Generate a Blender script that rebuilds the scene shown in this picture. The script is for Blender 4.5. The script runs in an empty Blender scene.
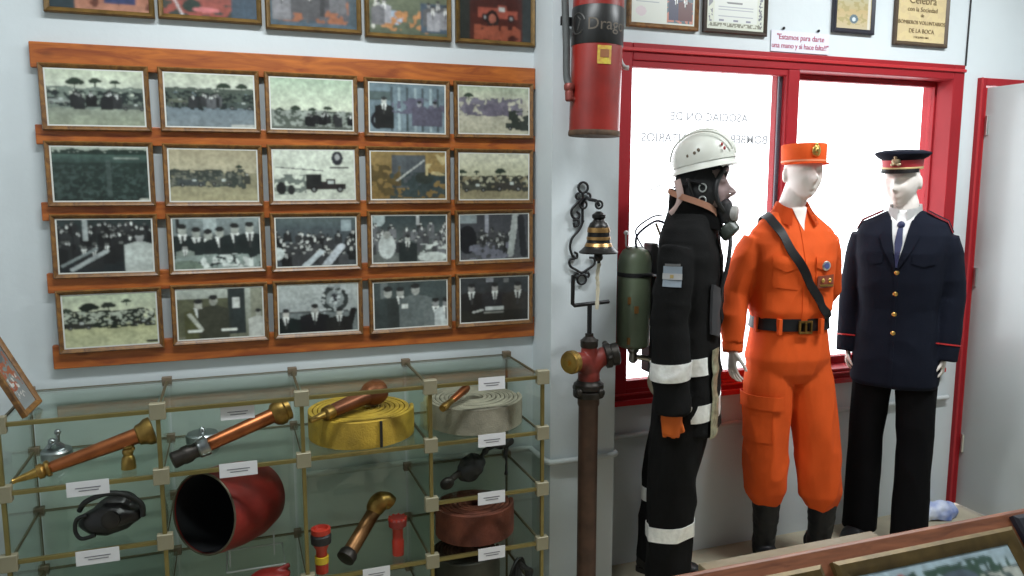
import bpy, bmesh, math, random
import numpy as np
from math import sin, cos, pi, radians, sqrt
from mathutils import Vector, Matrix, noise
from mathutils.bvhtree import BVHTree

SC = bpy.context.scene
COL = SC.collection
random.seed(7)
V = Vector

# ------------------------------------------------------------ materials
MATS = {}
def mat(key, color=None, rough=0.6, metal=0.0, var=0.0, vscale=8.0, bump=0.0, bscale=60.0, coat=0.0, spec=None, sheen=0.0, color2=None, stretch=(1, 1, 1)):
    if key in MATS: return MATS[key]
    m = bpy.data.materials.new(key); m.use_nodes = True
    nt = m.node_tree; b = nt.nodes['Principled BSDF']
    b.inputs['Base Color'].default_value = (*color, 1)
    b.inputs['Roughness'].default_value = rough
    b.inputs['Metallic'].default_value = metal
    if coat: b.inputs['Coat Weight'].default_value = coat; b.inputs['Coat Roughness'].default_value = 0.08
    if spec is not None: b.inputs['Specular IOR Level'].default_value = spec
    if sheen: b.inputs['Sheen Weight'].default_value = sheen
    if var or bump or color2:
        tc = nt.nodes.new('ShaderNodeTexCoord'); mp = nt.nodes.new('ShaderNodeMapping')
        mp.inputs['Scale'].default_value = stretch
        nt.links.new(tc.outputs['Object'], mp.inputs['Vector'])
    if var or color2:
        n = nt.nodes.new('ShaderNodeTexNoise'); n.inputs['Scale'].default_value = vscale; n.inputs['Detail'].default_value = 5
        nt.links.new(mp.outputs['Vector'], n.inputs['Vector'])
        r = nt.nodes.new('ShaderNodeValToRGB')
        r.color_ramp.elements[0].position = 0.32; r.color_ramp.elements[1].position = 0.68
        c2 = color2 if color2 else tuple(min(1, c * (1 + var)) for c in color)
        c1 = color if color2 else tuple(c * (1 - var) for c in color)
        r.color_ramp.elements[0].color = (*c1, 1); r.color_ramp.elements[1].color = (*c2, 1)
        nt.links.new(n.outputs['Fac'], r.inputs['Fac']); nt.links.new(r.outputs['Color'], b.inputs['Base Color'])
    if bump:
        n2 = nt.nodes.new('ShaderNodeTexNoise'); n2.inputs['Scale'].default_value = bscale; n2.inputs['Detail'].default_value = 3
        nt.links.new(mp.outputs['Vector'], n2.inputs['Vector'])
        bp = nt.nodes.new('ShaderNodeBump'); bp.inputs['Strength'].default_value = bump; bp.inputs['Distance'].default_value = 0.004
        nt.links.new(n2.outputs['Fac'], bp.inputs['Height']); nt.links.new(bp.outputs['Normal'], b.inputs['Normal'])
    MATS[key] = m
    return m

def glass_mat(key, tint, ior=1.45, rough=0.02):
    m = bpy.data.materials.new(key); m.use_nodes = True
    nt = m.node_tree; nt.nodes.clear()
    o = nt.nodes.new('ShaderNodeOutputMaterial'); mx = nt.nodes.new('ShaderNodeMixShader')
    lw = nt.nodes.new('ShaderNodeLayerWeight'); lw.inputs['Blend'].default_value = 0.5
    pw = nt.nodes.new('ShaderNodeMath'); pw.operation = 'POWER'; pw.inputs[1].default_value = 4.5
    f = nt.nodes.new('ShaderNodeMath'); f.operation = 'MULTIPLY_ADD'; f.inputs[1].default_value = 0.75; f.inputs[2].default_value = ((ior - 1) / (ior + 1)) ** 2
    nt.links.new(lw.outputs['Facing'], pw.inputs[0]); nt.links.new(pw.outputs[0], f.inputs[0])
    t = nt.nodes.new('ShaderNodeBsdfTransparent'); t.inputs['Color'].default_value = (*tint, 1)
    g = nt.nodes.new('ShaderNodeBsdfGlossy'); g.inputs['Roughness'].default_value = rough
    g.inputs['Color'].default_value = (0.9, 0.95, 0.93, 1)
    nt.links.new(f.outputs[0], mx.inputs[0]); nt.links.new(t.outputs[0], mx.inputs[1]); nt.links.new(g.outputs[0], mx.inputs[2])
    nt.links.new(mx.outputs[0], o.inputs['Surface'])
    MATS[key] = m
    return m

def wood_mat(key, c1, c2, rough=0.45, scale=6.0, stretch=(1, 6, 6), knots=True, coat=0.2):
    m = bpy.data.materials.new(key); m.use_nodes = True
    nt = m.node_tree; b = nt.nodes['Principled BSDF']
    tc = nt.nodes.new('ShaderNodeTexCoord'); mp = nt.nodes.new('ShaderNodeMapping'); mp.inputs['Scale'].default_value = stretch
    nt.links.new(tc.outputs['Object'], mp.inputs['Vector'])
    n = nt.nodes.new('ShaderNodeTexNoise'); n.inputs['Scale'].default_value = scale; n.inputs['Detail'].default_value = 6; n.inputs['Distortion'].default_value = 1.2
    nt.links.new(mp.outputs['Vector'], n.inputs['Vector'])
    r = nt.nodes.new('ShaderNodeValToRGB'); r.color_ramp.elements[0].position = 0.3; r.color_ramp.elements[1].position = 0.7
    r.color_ramp.elements[0].color = (*c1, 1); r.color_ramp.elements[1].color = (*c2, 1)
    nt.links.new(n.outputs['Fac'], r.inputs['Fac'])
    out = r.outputs['Color']
    if knots:
        v = nt.nodes.new('ShaderNodeTexVoronoi'); v.inputs['Scale'].default_value = 6.5
        mp2 = nt.nodes.new('ShaderNodeMapping'); mp2.inputs['Scale'].default_value = (0.8, 1.5, 1.5)
        nt.links.new(tc.outputs['Object'], mp2.inputs['Vector']); nt.links.new(mp2.outputs['Vector'], v.inputs['Vector'])
        kr = nt.nodes.new('ShaderNodeValToRGB'); kr.color_ramp.elements[0].position = 0.05; kr.color_ramp.elements[1].position = 0.16
        kr.color_ramp.elements[0].color = (0.25, 0.2, 0.2, 1); kr.color_ramp.elements[1].color = (1, 1, 1, 1)
        nt.links.new(v.outputs['Distance'], kr.inputs['Fac'])
        mm = nt.nodes.new('ShaderNodeMixRGB'); mm.blend_type = 'MULTIPLY'; mm.inputs[0].default_value = 0.8
        nt.links.new(out, mm.inputs[1]); nt.links.new(kr.outputs['Color'], mm.inputs[2]); out = mm.outputs[0]
    nt.links.new(out, b.inputs['Base Color'])
    b.inputs['Roughness'].default_value = rough
    b.inputs['Coat Weight'].default_value = coat; b.inputs['Coat Roughness'].default_value = 0.2
    MATS[key] = m
    return m

def attr_mat(key, rough=0.35, coat=0.25):
    m = bpy.data.materials.new(key); m.use_nodes = True
    nt = m.node_tree; b = nt.nodes['Principled BSDF']
    a = nt.nodes.new('ShaderNodeAttribute'); a.attribute_name = 'Col'
    nt.links.new(a.outputs['Color'], b.inputs['Base Color'])
    b.inputs['Roughness'].default_value = rough; b.inputs['Coat Weight'].default_value = coat; b.inputs['Coat Roughness'].default_value = 0.05
    MATS[key] = m
    return m

# ------------------------------------------------------------ object helpers
def link(o, parent=None):
    COL.objects.link(o)
    if parent is not None: o.parent = parent
    return o
def finish_mesh(me, smooth=None):
    if smooth is not None:
        me.polygons.foreach_set('use_smooth', [True] * len(me.polygons))
        if smooth < 180: me.set_sharp_from_angle(angle=radians(smooth))
def obj(name, bm, m, parent=None, smooth=35, bevel=0.0, label=None, recalc=True):
    if recalc: bmesh.ops.recalc_face_normals(bm, faces=bm.faces)
    me = bpy.data.meshes.new(name); bm.to_mesh(me); bm.free()
    for x in (m if isinstance(m, (list, tuple)) else [m]): me.materials.append(x)
    finish_mesh(me, smooth)
    o = bpy.data.objects.new(name, me); link(o, parent)
    if bevel:
        md = o.modifiers.new('bevel', 'BEVEL'); md.width = bevel; md.segments = 2; md.limit_method = 'ANGLE'
    if label: o['label'] = label
    return o
def thing(name, label, cat, loc=(0, 0, 0), rz=0.0, group=None):
    o = bpy.data.objects.new(name, None); link(o)
    o.empty_display_size = 0.05
    o.location = loc; o.rotation_euler = (0, 0, rz)
    return tag(o, label, cat, group)
def tag(o, label, cat, group=None):
    o['label'] = label; o['category'] = cat
    if group: o['group'] = group
    return o
def struct(o):
    o['kind'] = 'structure'; return o
def copy_tree(o, parent=None):
    c = o.copy(); COL.objects.link(c); c.parent = parent
    for ch in list(o.children): copy_tree(ch, c)
    return c

# ------------------------------------------------------------ mesh helpers
def box(bm, a, b, M=None):
    x0, y0, z0 = a; x1, y1, z1 = b
    vs = [V((x, y, z)) for x in (x0, x1) for y in (y0, y1) for z in (z0, z1)]
    if M is not None: vs = [M @ v for v in vs]
    v = [bm.verts.new(p) for p in vs]
    for f in ((0, 1, 3, 2), (4, 6, 7, 5), (0, 4, 5, 1), (2, 3, 7, 6), (0, 2, 6, 4), (1, 5, 7, 3)):
        bm.faces.new([v[i] for i in f])
def boxes(*bs):
    bm = bmesh.new()
    for b in bs: box(bm, *b)
    return bm
def basis(ax):
    ax = V(ax).normalized()
    up = V((0, 0, 1)) if abs(ax.z) < 0.95 else V((1, 0, 0))
    u = ax.cross(up).normalized(); w = ax.cross(u).normalized()
    return u, w, ax
def loft(bm, rings, caps=True, closed=True):
    R = [[bm.verts.new(p) for p in r] for r in rings]
    n = len(R[0])
    for i in range(len(R) - 1):
        for j in range(n if closed else n - 1):
            k = (j + 1) % n
            bm.faces.new((R[i][j], R[i][k], R[i + 1][k], R[i + 1][j]))
    if caps and closed:
        bm.faces.new(R[0][::-1]); bm.faces.new(R[-1])
    return R
def lathe(bm, prof, o=(0, 0, 0), ax=(0, 0, 1), seg=28, caps=True):
    o = V(o); u, w, a = basis(ax)
    rings = [[o + a * h + (u * cos(2 * pi * j / seg) + w * sin(2 * pi * j / seg)) * max(r, 1e-4) for j in range(seg)] for r, h in prof]
    loft(bm, rings, caps)
def tube(bm, pts, r, seg=10, caps=True, flat=None):
    pts = [V(p) for p in pts]; n = len(pts)
    rs = r if isinstance(r, (list, tuple)) else [r] * n
    u = None; rings = []
    for i in range(n):
        t = (pts[min(i + 1, n - 1)] - pts[max(i - 1, 0)]).normalized()
        if u is None: u, w, _ = basis(t)
        else:
            u = (u - t * u.dot(t)).normalized(); w = t.cross(u)
        k = flat or 1.0
        rings.append([pts[i] + (u * cos(2 * pi * j / seg) + w * sin(2 * pi * j / seg) * k) * rs[i] for j in range(seg)])
    loft(bm, rings, caps)
def smooth_path(pts, n=6, closed=False):
    pts = [V(p) for p in pts]; out = []
    N = len(pts)
    rng = range(N) if closed else range(N - 1)
    for i in rng:
        if closed: p0, p1, p2, p3 = pts[i - 1], pts[i], pts[(i + 1) % N], pts[(i + 2) % N]
        else: p0, p1, p2, p3 = pts[max(i - 1, 0)], pts[i], pts[i + 1], pts[min(i + 2, N - 1)]
        for k in range(n):
            t = k / n
            out.append(0.5 * ((2 * p1) + (p2 - p0) * t + (2 * p0 - 5 * p1 + 4 * p2 - p3) * t * t + (3 * p1 - p0 - 3 * p2 + p3) * t ** 3))
    if not closed: out.append(pts[-1])
    return out
def ering(cx, cy, z, rx, ry, n=2.4, seg=32, tilt=0.0):
    r = []
    for j in range(seg):
        a = 2 * pi * j / seg; c, s = cos(a), sin(a)
        x = rx * (abs(c) ** (2 / n)) * (1 if c >= 0 else -1); y = ry * (abs(s) ** (2 / n)) * (1 if s >= 0 else -1)
        r.append(V((cx + x, cy + y, z + y * tilt)))
    return r
def ball(bm, c, r, sub=3, M=None):
    rr = r if isinstance(r, (tuple, list)) else (r, r, r)
    mt = Matrix.Translation(c) @ (M.to_4x4() if M else Matrix.Identity(4)) @ Matrix.Diagonal((*rr, 1))
    bmesh.ops.create_icosphere(bm, subdivisions=sub, radius=1, matrix=mt)
def fuse(bm, voxel=0.006, it=3, fac=0.5):
    bmesh.ops.recalc_face_normals(bm, faces=bm.faces)
    me = bpy.data.meshes.new('tmp'); bm.to_mesh(me); bm.free()
    o = bpy.data.objects.new('tmp', me); COL.objects.link(o)
    md = o.modifiers.new('r', 'REMESH'); md.mode = 'VOXEL'; md.voxel_size = voxel
    if it:
        ms = o.modifiers.new('s', 'SMOOTH'); ms.factor = fac; ms.iterations = it
    dg = bpy.context.evaluated_depsgraph_get()
    ev = o.evaluated_get(dg); me2 = bpy.data.meshes.new_from_object(ev)
    out = bmesh.new(); out.from_mesh(me2)
    bpy.data.objects.remove(o); bpy.data.meshes.remove(me); bpy.data.meshes.remove(me2)
    out.normal_update()
    return out
def wrinkle(bm, amp, scale=(6, 6, 12), seed=0.0, mask=None, sharp=2.0):
    bm.normal_update()
    ns = [v.normal.copy() for v in bm.verts]
    for v, n in zip(bm.verts, ns):
        p = V((v.co.x * scale[0] + seed, v.co.y * scale[1] + seed * 1.7, v.co.z * scale[2] - seed))
        a = noise.noise(p); b = noise.noise(p * 2.1 + V((3, 5, 9)))
        d = (1 - abs(a)) ** sharp - 0.55 + b * 0.35
        k = mask(v.co) if mask else 1.0
        v.co += n * (amp * d * k)
    bm.normal_update()
def sliced(src, planes, off=0.003, keep=None, thick=0.003):
    """a piece of a garment between planes, lifted off it and given thickness"""
    bm = src.copy()
    for co, no in planes:
        bmesh.ops.bisect_plane(bm, geom=list(bm.verts) + list(bm.edges) + list(bm.faces), plane_co=V(co), plane_no=V(no), clear_inner=True)
    if keep:
        bad = [f for f in bm.faces if not keep(f)]
        bmesh.ops.delete(bm, geom=bad, context='FACES')
    bm.normal_update()
    ns = [(v, v.normal.copy()) for v in bm.verts]
    for v, n in ns: v.co += n * off
    if thick and bm.faces: bmesh.ops.solidify(bm, geom=list(bm.faces), thickness=-thick if False else thick)
    return bm
def patch(src, c, u, w, hw, hh, facing, off=0.003, depth=0.12, thick=0.003):
    c = V(c); u = V(u).normalized(); w = V(w).normalized(); fc = V(facing).normalized()
    pl = [(c - u * hw, u), (c + u * hw, -u), (c - w * hh, w), (c + w * hh, -w), (c - fc * depth, fc)]
    return sliced(src, pl, off, keep=lambda f: f.normal.dot(fc) > 0.15, thick=thick)
def poly_patch(src, pts, facing, off=0.003, back=0.2, thick=0.003):
    """convex polygon (counter-clockwise seen from the front) pressed onto a garment"""
    fc = V(facing).normalized(); pts = [V(p) for p in pts]; pl = []
    for i in range(len(pts)):
        e = pts[(i + 1) % len(pts)] - pts[i]
        pl.append((pts[i], fc.cross(e).normalized()))
    c = sum(pts, V()) / len(pts)
    pl.append((c - fc * back, fc))
    return sliced(src, pl, off, keep=lambda f: f.normal.dot(fc) > 0.1, thick=thick)
def text_bm(s, size, extrude=0.0006, align='CENTER', mirror=False, space=1.0, fat=0.0):
    cu = bpy.data.curves.new('t', 'FONT'); cu.body = s; cu.size = size; cu.extrude = extrude; cu.align_x = align; cu.align_y = 'CENTER'; cu.space_character = space; cu.offset = fat
    cu.resolution_u = 3
    o = bpy.data.objects.new('t', cu); COL.objects.link(o)
    dg = bpy.context.evaluated_depsgraph_get()
    me = bpy.data.meshes.new_from_object(o.evaluated_get(dg))
    bm = bmesh.new(); bm.from_mesh(me)
    bpy.data.objects.remove(o); bpy.data.curves.remove(cu); bpy.data.meshes.remove(me)
    # text lies in XY; stand it up facing -Y
    for v in bm.verts:
        x, y, z = v.co
        v.co = V((-x if mirror else x, -z, y))
    return bm
def shift(bm, d):
    for v in bm.verts: v.co += V(d)
    return bm
def add_bm(dst, src):
    me = bpy.data.meshes.new('t'); src.to_mesh(me); src.free(); dst.from_mesh(me); bpy.data.meshes.remove(me)

# ------------------------------------------------------------ colours
M_wall = mat('painted_wall', (0.60, 0.65, 0.67), 0.7, var=0.03, vscale=3, bump=0.15, bscale=40)
M_wall_low = M_wall
M_floor = mat('floor_cement', (0.42, 0.38, 0.28), 0.6, var=0.15, vscale=6, bump=0.1)
M_ceil = mat('ceiling_paint', (0.75, 0.77, 0.78), 0.8)
M_red = mat('red_enamel', (0.30, 0.012, 0.018), 0.5, var=0.1, vscale=4, spec=.25)
M_redbar = mat('red_bar', (0.45, 0.02, 0.025), 0.35)
M_alu = mat('bright_metal', (0.7, 0.7, 0.68), 0.3, metal=1)
M_iron = mat('black_iron', (0.012, 0.012, 0.013), 0.45, metal=0.3, bump=0.2, bscale=80)
M_brass = mat('brass', (0.42, 0.27, 0.08), 0.36, metal=1, var=0.3, vscale=20)
M_oldbrass = mat('old_brass', (0.33, 0.2, 0.06), 0.42, metal=1, var=0.4, vscale=25)
M_copper = mat('copper', (0.36, 0.12, 0.05), 0.38, metal=1, var=0.3, vscale=15, stretch=(1, 1, 1))
M_gold = mat('gold', (0.75, 0.5, 0.15), 0.3, metal=1)
M_backrod = mat('dark_rod', (0.13, 0.11, 0.06), 0.5, metal=0.5)  # darker than the front rods, for the back and depth rods
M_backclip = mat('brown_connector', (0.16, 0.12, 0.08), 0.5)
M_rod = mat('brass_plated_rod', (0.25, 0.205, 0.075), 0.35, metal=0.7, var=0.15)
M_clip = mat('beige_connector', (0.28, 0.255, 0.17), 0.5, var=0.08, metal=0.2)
M_white = mat('white_plastic', (0.58, 0.59, 0.53), 0.4)
M_card = mat('white_card', (0.72, 0.72, 0.74), 0.6)
M_ink = mat('grey_ink', (0.12, 0.12, 0.14), 0.7)
M_blackrub = mat('black_rubber', (0.012, 0.012, 0.013), 0.5)
M_glass = glass_mat('case_glass', (0.925, 0.952, 0.925))
M_pane = glass_mat('window_glass', (0.97, 0.98, 0.985))
M_pine = wood_mat('varnished_pine', (0.22, 0.045, 0.009), (0.50, 0.145, 0.022), knots=True)
M_frame = wood_mat('frame_wood', (0.09, 0.035, 0.008), (0.24, 0.11, 0.022), knots=False, stretch=(1, 1, 1), scale=30)
M_framegold = mat('frame_gold_lip', (0.20, 0.12, 0.04), 0.4, metal=0.5, var=0.2, vscale=40)
M_photo = attr_mat('photo_print')
M_skin = mat('mannequin_plaster', (0.74, 0.68, 0.63), 0.5)
M_pipe = mat('grey_conduit', (0.5, 0.53, 0.53), 0.5)
M_curtain = None
# ------------------------------------------------------------ the room
YW = 2.80
def wall(name, *bs):
    return struct(obj(name, boxes(*bs), M_wall, smooth=None))
WX0, WX1, WZ0, WZ1 = 1.42, 3.24, 0.70, 2.152          # window opening with its frame
DX0, DX1, DZ = 3.335, 4.25, 2.10                      # door opening
wall('wall_back',
     ((-0.95, YW, 0), (WX0, YW + .2, 3.0)),
     ((WX0, YW, 0), (WX1, YW + .2, WZ0)),
     ((WX0, YW, WZ1), (WX1, YW + .2, 3.0)),
     ((WX1, YW, 0), (DX0, YW + .2, 3.0)),
     ((DX0, YW, DZ), (DX1, YW + .2, 3.0)),
     ((DX1, YW, 0), (4.65, YW + .2, 3.0)))
wall('wall_pillar', ((1.094, 2.615, 0), (1.362, YW, 3.0)))
wall('wall_left', ((-1.1, -4.2, 0), (-0.95, YW + .2, 3.0)))
wall('wall_right', ((4.65, -4.2, 0), (4.8, YW + .2, 3.0)))
wall('wall_rear', ((-0.95, -4.2, 0), (4.65, -4.05, 3.0)))
struct(obj('floor', boxes(((-1.1, -4.2, -0.1), (4.8, 3.6, 0))), M_floor, smooth=None))
struct(obj('ceiling', boxes(((-1.1, -4.2, 3.0), (4.8, 3.0, 3.1))), M_ceil, smooth=None))

# window: red steel frame, deep reveal, two glazed halves
w = bpy.data.objects.new('window_1', None); link(w); w.location = (2.3, YW, 0.7); struct(w)
def wl(*bs):                                            # local boxes for the window
    bm = bmesh.new()
    for a, b in bs: box(bm, (a[0] - 2.3, a[1] - YW, a[2] - 0.7), (b[0] - 2.3, b[1] - YW, b[2] - 0.7))
    return bm
yf, yb = YW - 0.012, YW + 0.16
obj('window_frame', wl(((WX0, yf, WZ0), (WX0 + .085, yb, WZ1)), ((3.175, yf, WZ0), (WX1, yb, WZ1)),
                       ((WX0 + .085, yf, 2.085), (3.175, yb, WZ1)), ((WX0 + .085, yf, WZ0), (3.175, yb, 0.765))), M_red, w, None, 0.004)
obj('mullion', wl(((2.248, yf, 0.765), (2.306, YW + .025, 2.085))), M_red, w, None, 0.004)
obj('mullion_post', wl(((2.226, YW + .022, 0.765), (2.248, YW + .032, 2.085))), mat('dark_steel', (0.06, 0.05, 0.07), 0.4), w, None, 0.002)
for x0, x1, yg in ((WX0 + .062, 2.268, YW + .012), (2.262, 3.192, YW + .10)):
    obj('sash', wl(((x0, yg - .018, .765), (x0 + .025, yg + .018, 2.085)), ((x1 - .025, yg - .018, .765), (x1, yg + .018, 2.085)),
                   ((x0 + .025, yg - .018, 2.06), (x1 - .025, yg + .018, 2.085)), ((x0 + .025, yg - .018, .765), (x1 - .025, yg + .018, .80))), M_red, w, None, 0.002)
    obj('pane', wl(((x0 + .025, yg - .003, .80), (x1 - .025, yg + .003, 2.06))), M_pane, w, None)
obj('sill_rail', wl(((WX0, YW - .03, .70), (WX1, yf, .722)), ((WX0, YW - .02, .742), (WX1, yf, .75))), M_redbar, w, None, 0.003)
obj('head_rail', wl(((WX0, YW - .022, 2.118), (WX1, yf, 2.132))), M_redbar, w, None, 0.003)
M_letter = glass_mat('pale_lettering', (0.36, 0.36, 0.36), 1.02)
tb = text_bm('ASOCIACION DE', 0.047, mirror=True, space=1.05, fat=.0012); shift(tb, (1.885 - 2.3, 0.02, 1.878 - 0.7)); obj('lettering', tb, M_letter, w, None)
tb = text_bm('BOMBEROS VOLUNTARIOS', 0.050, mirror=True, fat=.0012); shift(tb, (1.872 - 2.3, 0.02, 1.790 - 0.7)); obj('lettering', tb, M_letter, w, None)

# door: opened towards us, hinged on the jamb next to the window
d = bpy.data.objects.new('door_1', None); link(d); d.location = (DX0, YW, 0); struct(d)
obj('door_jamb', boxes(((0, -.02, 0), (.035, .16, DZ)), ((DX1 - DX0 - .05, -.02, 0), (DX1 - DX0, .16, DZ)), ((.035, -.02, DZ - .035), (DX1 - DX0 - .05, .16, DZ))), M_red, d, None, .003)
obj('door_stop', boxes(((.035, .03, 0), (.047, .05, DZ - .035)), ((.0, -.026, 0), (.008, -.02, DZ))), M_redbar, d, None)
leaf = boxes(((.042, -.93, .012), (.080, -.020, DZ - .045)))
obj('door_leaf', leaf, mat('door_white', (0.42, 0.45, 0.45), 0.35, var=0.04, vscale=2, coat=.3), d, None, .002)
obj('leaf_edge', boxes(((.036, -.020, .012), (.084, -.013, DZ - .045))), M_redbar, d, None)
for z in (1.88, 1.16, .33):
    bm = bmesh.new(); lathe(bm, [(.009, -.045), (.009, .045)], (.041, -.035, z), seg=14); box(bm, (.035, -.034, z - .04), (.05, -.030, z + .04))
    obj('hinge', bm, M_alu, d, 35)
bm = bmesh.new(); lathe(bm, [(.012, 0), (.012, .006), (.005, .008)], (.042, -.32, 1.66), (-1, 0, 0), 16); obj('door_viewer', bm, M_iron, d)
bm = bmesh.new(); tube(bm, smooth_path([(.043, -.86, 1.0), (.0, -.86, 1.0), (-.01, -.85, 1.0), (-.01, -.76, 1.0)]), .009); obj('door_handle', bm, M_alu, d)

# thin cable on the wall right of the window, and the conduit
bm = bmesh.new(); tube(bm, [(3.248, 2.795, 2.15), (3.252, 2.795, 2.5), (3.242, 2.795, 3.0)], .004, 6)
tag(obj('wall_cable', bm, M_iron), 'thin dark cable running up the white wall above the window corner', 'cable')
bm = bmesh.new()
pts = [(0.2, 2.787, .567), (1.05, 2.787, .567), (1.079, 2.775, .567), (1.079, 2.63, .567), (1.09, 2.602, .567), (1.12, 2.60, .567), (1.34, 2.60, .567), (1.368, 2.61, .567), (1.370, 2.63, .567), (1.37, 2.76, .567), (1.385, 2.785, .567), (1.42, 2.787, .567), (3.28, 2.787, .567)]
tube(bm, pts, .0115, 12)
o = obj('conduit', bm, M_pipe, None, 50); tag(o, 'grey round conduit clipped low across the wall and around the pillar', 'pipe')

# added crumpled shape standing for the daylight on the floor by the door
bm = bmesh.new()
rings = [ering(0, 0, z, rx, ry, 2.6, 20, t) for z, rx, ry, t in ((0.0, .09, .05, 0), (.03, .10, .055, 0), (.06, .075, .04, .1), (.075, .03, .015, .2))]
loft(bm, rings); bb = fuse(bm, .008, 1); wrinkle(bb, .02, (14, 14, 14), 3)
o = obj('daylight_patch', bb, mat('daylight_white_blue', (0.75, 0.8, 0.9), .3, color2=(.12, .2, .55), vscale=9), None, 180); o.location = (3.17, 2.70, .004)
tag(o, 'small crumpled white and blue stand-in for daylight on the floor beside the door jamb', 'daylight patch')

# ------------------------------------------------------------ photographs
class P:
    def __init__(s, nx=96, ny=64, c=(.5, .5, .5), seed=0):
        s.nx, s.ny = nx, ny; s.a = np.zeros((ny, nx, 3)); s.a[:] = c
        s.r = np.random.RandomState(seed)
        s.X, s.Y = np.meshgrid((np.arange(nx) + .5) / nx, (np.arange(ny) + .5) / ny)   # Y = 0 at the top
    def noise(s, k):
        ny, nx = s.ny, s.nx
        gy, gx = max(2, int(k * ny / nx) + 2), k + 2
        g = s.r.rand(gy, gx)
        fy = s.Y * (gy - 1.001); fx = s.X * (gx - 1.001); iy = fy.astype(int); ix = fx.astype(int); ty = fy - iy; tx = fx - ix
        return (g[iy, ix] * (1 - ty) * (1 - tx) + g[iy + 1, ix] * ty * (1 - tx) + g[iy, ix + 1] * (1 - ty) * tx + g[iy + 1, ix + 1] * ty * tx)
    def put(s, m, c, k=1.0):
        m = (m * k)[..., None] if m.dtype != bool else (m.astype(float) * k)[..., None]
        s.a = s.a * (1 - m) + np.array(c) * m; return s
    def grad(s, y0, y1, c0, c1):
        m = (s.Y >= y0) & (s.Y <= y1); t = np.clip((s.Y - y0) / (y1 - y0), 0, 1)[..., None]
        s.a = np.where(m[..., None], np.array(c0) * (1 - t) + np.array(c1) * t, s.a); return s
    def rect(s, x0, y0, x1, y1, c, k=1.0): return s.put((s.X > x0) & (s.X < x1) & (s.Y > y0) & (s.Y < y1), c, k)
    def ell(s, x, y, rx, ry, c, k=1.0): return s.put(((s.X - x) / rx) ** 2 + ((s.Y - y) / ry) ** 2 < 1, c, k)
    def line(s, x0, y0, x1, y1, w, c):
        dx, dy = x1 - x0, y1 - y0; L = dx * dx + dy * dy
        t = np.clip(((s.X - x0) * dx + (s.Y - y0) * dy) / L, 0, 1)
        return s.put((s.X - x0 - t * dx) ** 2 + ((s.Y - y0 - t * dy)) ** 2 < w * w, c)
    def speck(s, x0, y0, x1, y1, c, th=.5, k=20, edge=.03):
        n = s.noise(k) * .6 + s.noise(k * 2) * .4
        m = (s.X > x0) & (s.X < x1) & (s.Y > y0 + edge * (s.noise(12) * 2 - 1)) & (s.Y < y1 + edge * (s.noise(10) * 2 - 1)) & (n > th)
        return s.put(m, c)
    def man(s, x, y, h, suit=(.03, .03, .03), face=(.5, .5, .48), shirt=True, w=1.0):
        hw = h * .20 * w
        s.put((np.abs(s.X - x) < hw * np.clip((s.Y - y - h * .20) / (h * .10), 0, 1)) & (s.Y > y + h * .2) & (s.Y < y + h), suit)
        if shirt:
            s.put((np.abs(s.X - x) < (h * .06) * np.clip((y + h * .55 - s.Y) / (h * .35), 0, 1)) & (s.Y > y + h * .2) & (s.Y < y + h * .55), (.75, .75, .73))
            s.put((np.abs(s.X - x) < h * .016) & (s.Y > y + h * .24) & (s.Y < y + h * .55), (.08, .08, .08))
        s.ell(x, y + h * .12, h * .055, h * .11, face); s.ell(x, y + h * .04, h * .06, h * .06, (.04, .04, .04)); return s
    def crowd(s, y0, y1, n, sz, suit=.05, face=.5, x0=0, x1=1):
        for i in range(n):
            y = y0 + (y1 - y0) * i / n; x = x0 + s.r.rand() * (x1 - x0); f = face * (.6 + .6 * s.r.rand()); g = suit * (.4 + 1.6 * s.r.rand())
            s.man(x, y, sz * (.8 + .5 * (y - y0)), (g, g, g * 1.05), (f, f, f * .96), shirt=s.r.rand() > .4)
        return s
    def tree(s, x, y, r, c=(.05, .07, .05)):
        s.ell(x, y, r, r * .9, c); s.ell(x - r * .7, y + r * .3, r * .6, r * .6, c); s.ell(x + r * .8, y + r * .25, r * .6, r * .55, c); s.rect(x - .006, y, x + .006, y + r * 2.2, c); return s
    def truck(s, x, y, w, c=(.08, .08, .08), wheel=(.02, .02, .02)):
        s.rect(x, y - w * .32, x + w * .55, y, c); s.rect(x + w * .5, y - w * .42, x + w * .72, y, c); s.rect(x + w * .7, y - w * .24, x + w, y, c)
        s.rect(x + w * .54, y - w * .36, x + w * .68, y - w * .22, (.5, .52, .5))
        for k in (.18, .84): s.ell(x + w * k, y, w * .09, w * .13, wheel); s.ell(x + w * k, y, w * .04, w * .06, (.3, .3, .3))
        return s
    def tone(s, g):
        s.a = .55 * (s.a / .55) ** 1.25
        s.a = s.a * (1 + .5 * (s.noise(34)[..., None] - .5)) * (1 + .35 * (s.noise(9)[..., None] - .5))
        for k in range(2):
            q = np.pad(s.a, ((1, 1), (1, 1), (0, 0)), 'edge'); s.a = s.a * .4 + .15 * (q[:-2, 1:-1] + q[2:, 1:-1] + q[1:-1, :-2] + q[1:-1, 2:])
        s.a = s.a * (1 + .12 * (s.noise(60)[..., None] - .5)) * np.array(g); return s
    def border(s, c=(.65, .66, .62), t=.02):
        return s.put((s.X < t) | (s.X > 1 - t) | (s.Y < t * 1.5) | (s.Y > 1 - t * 1.5), c)
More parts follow.
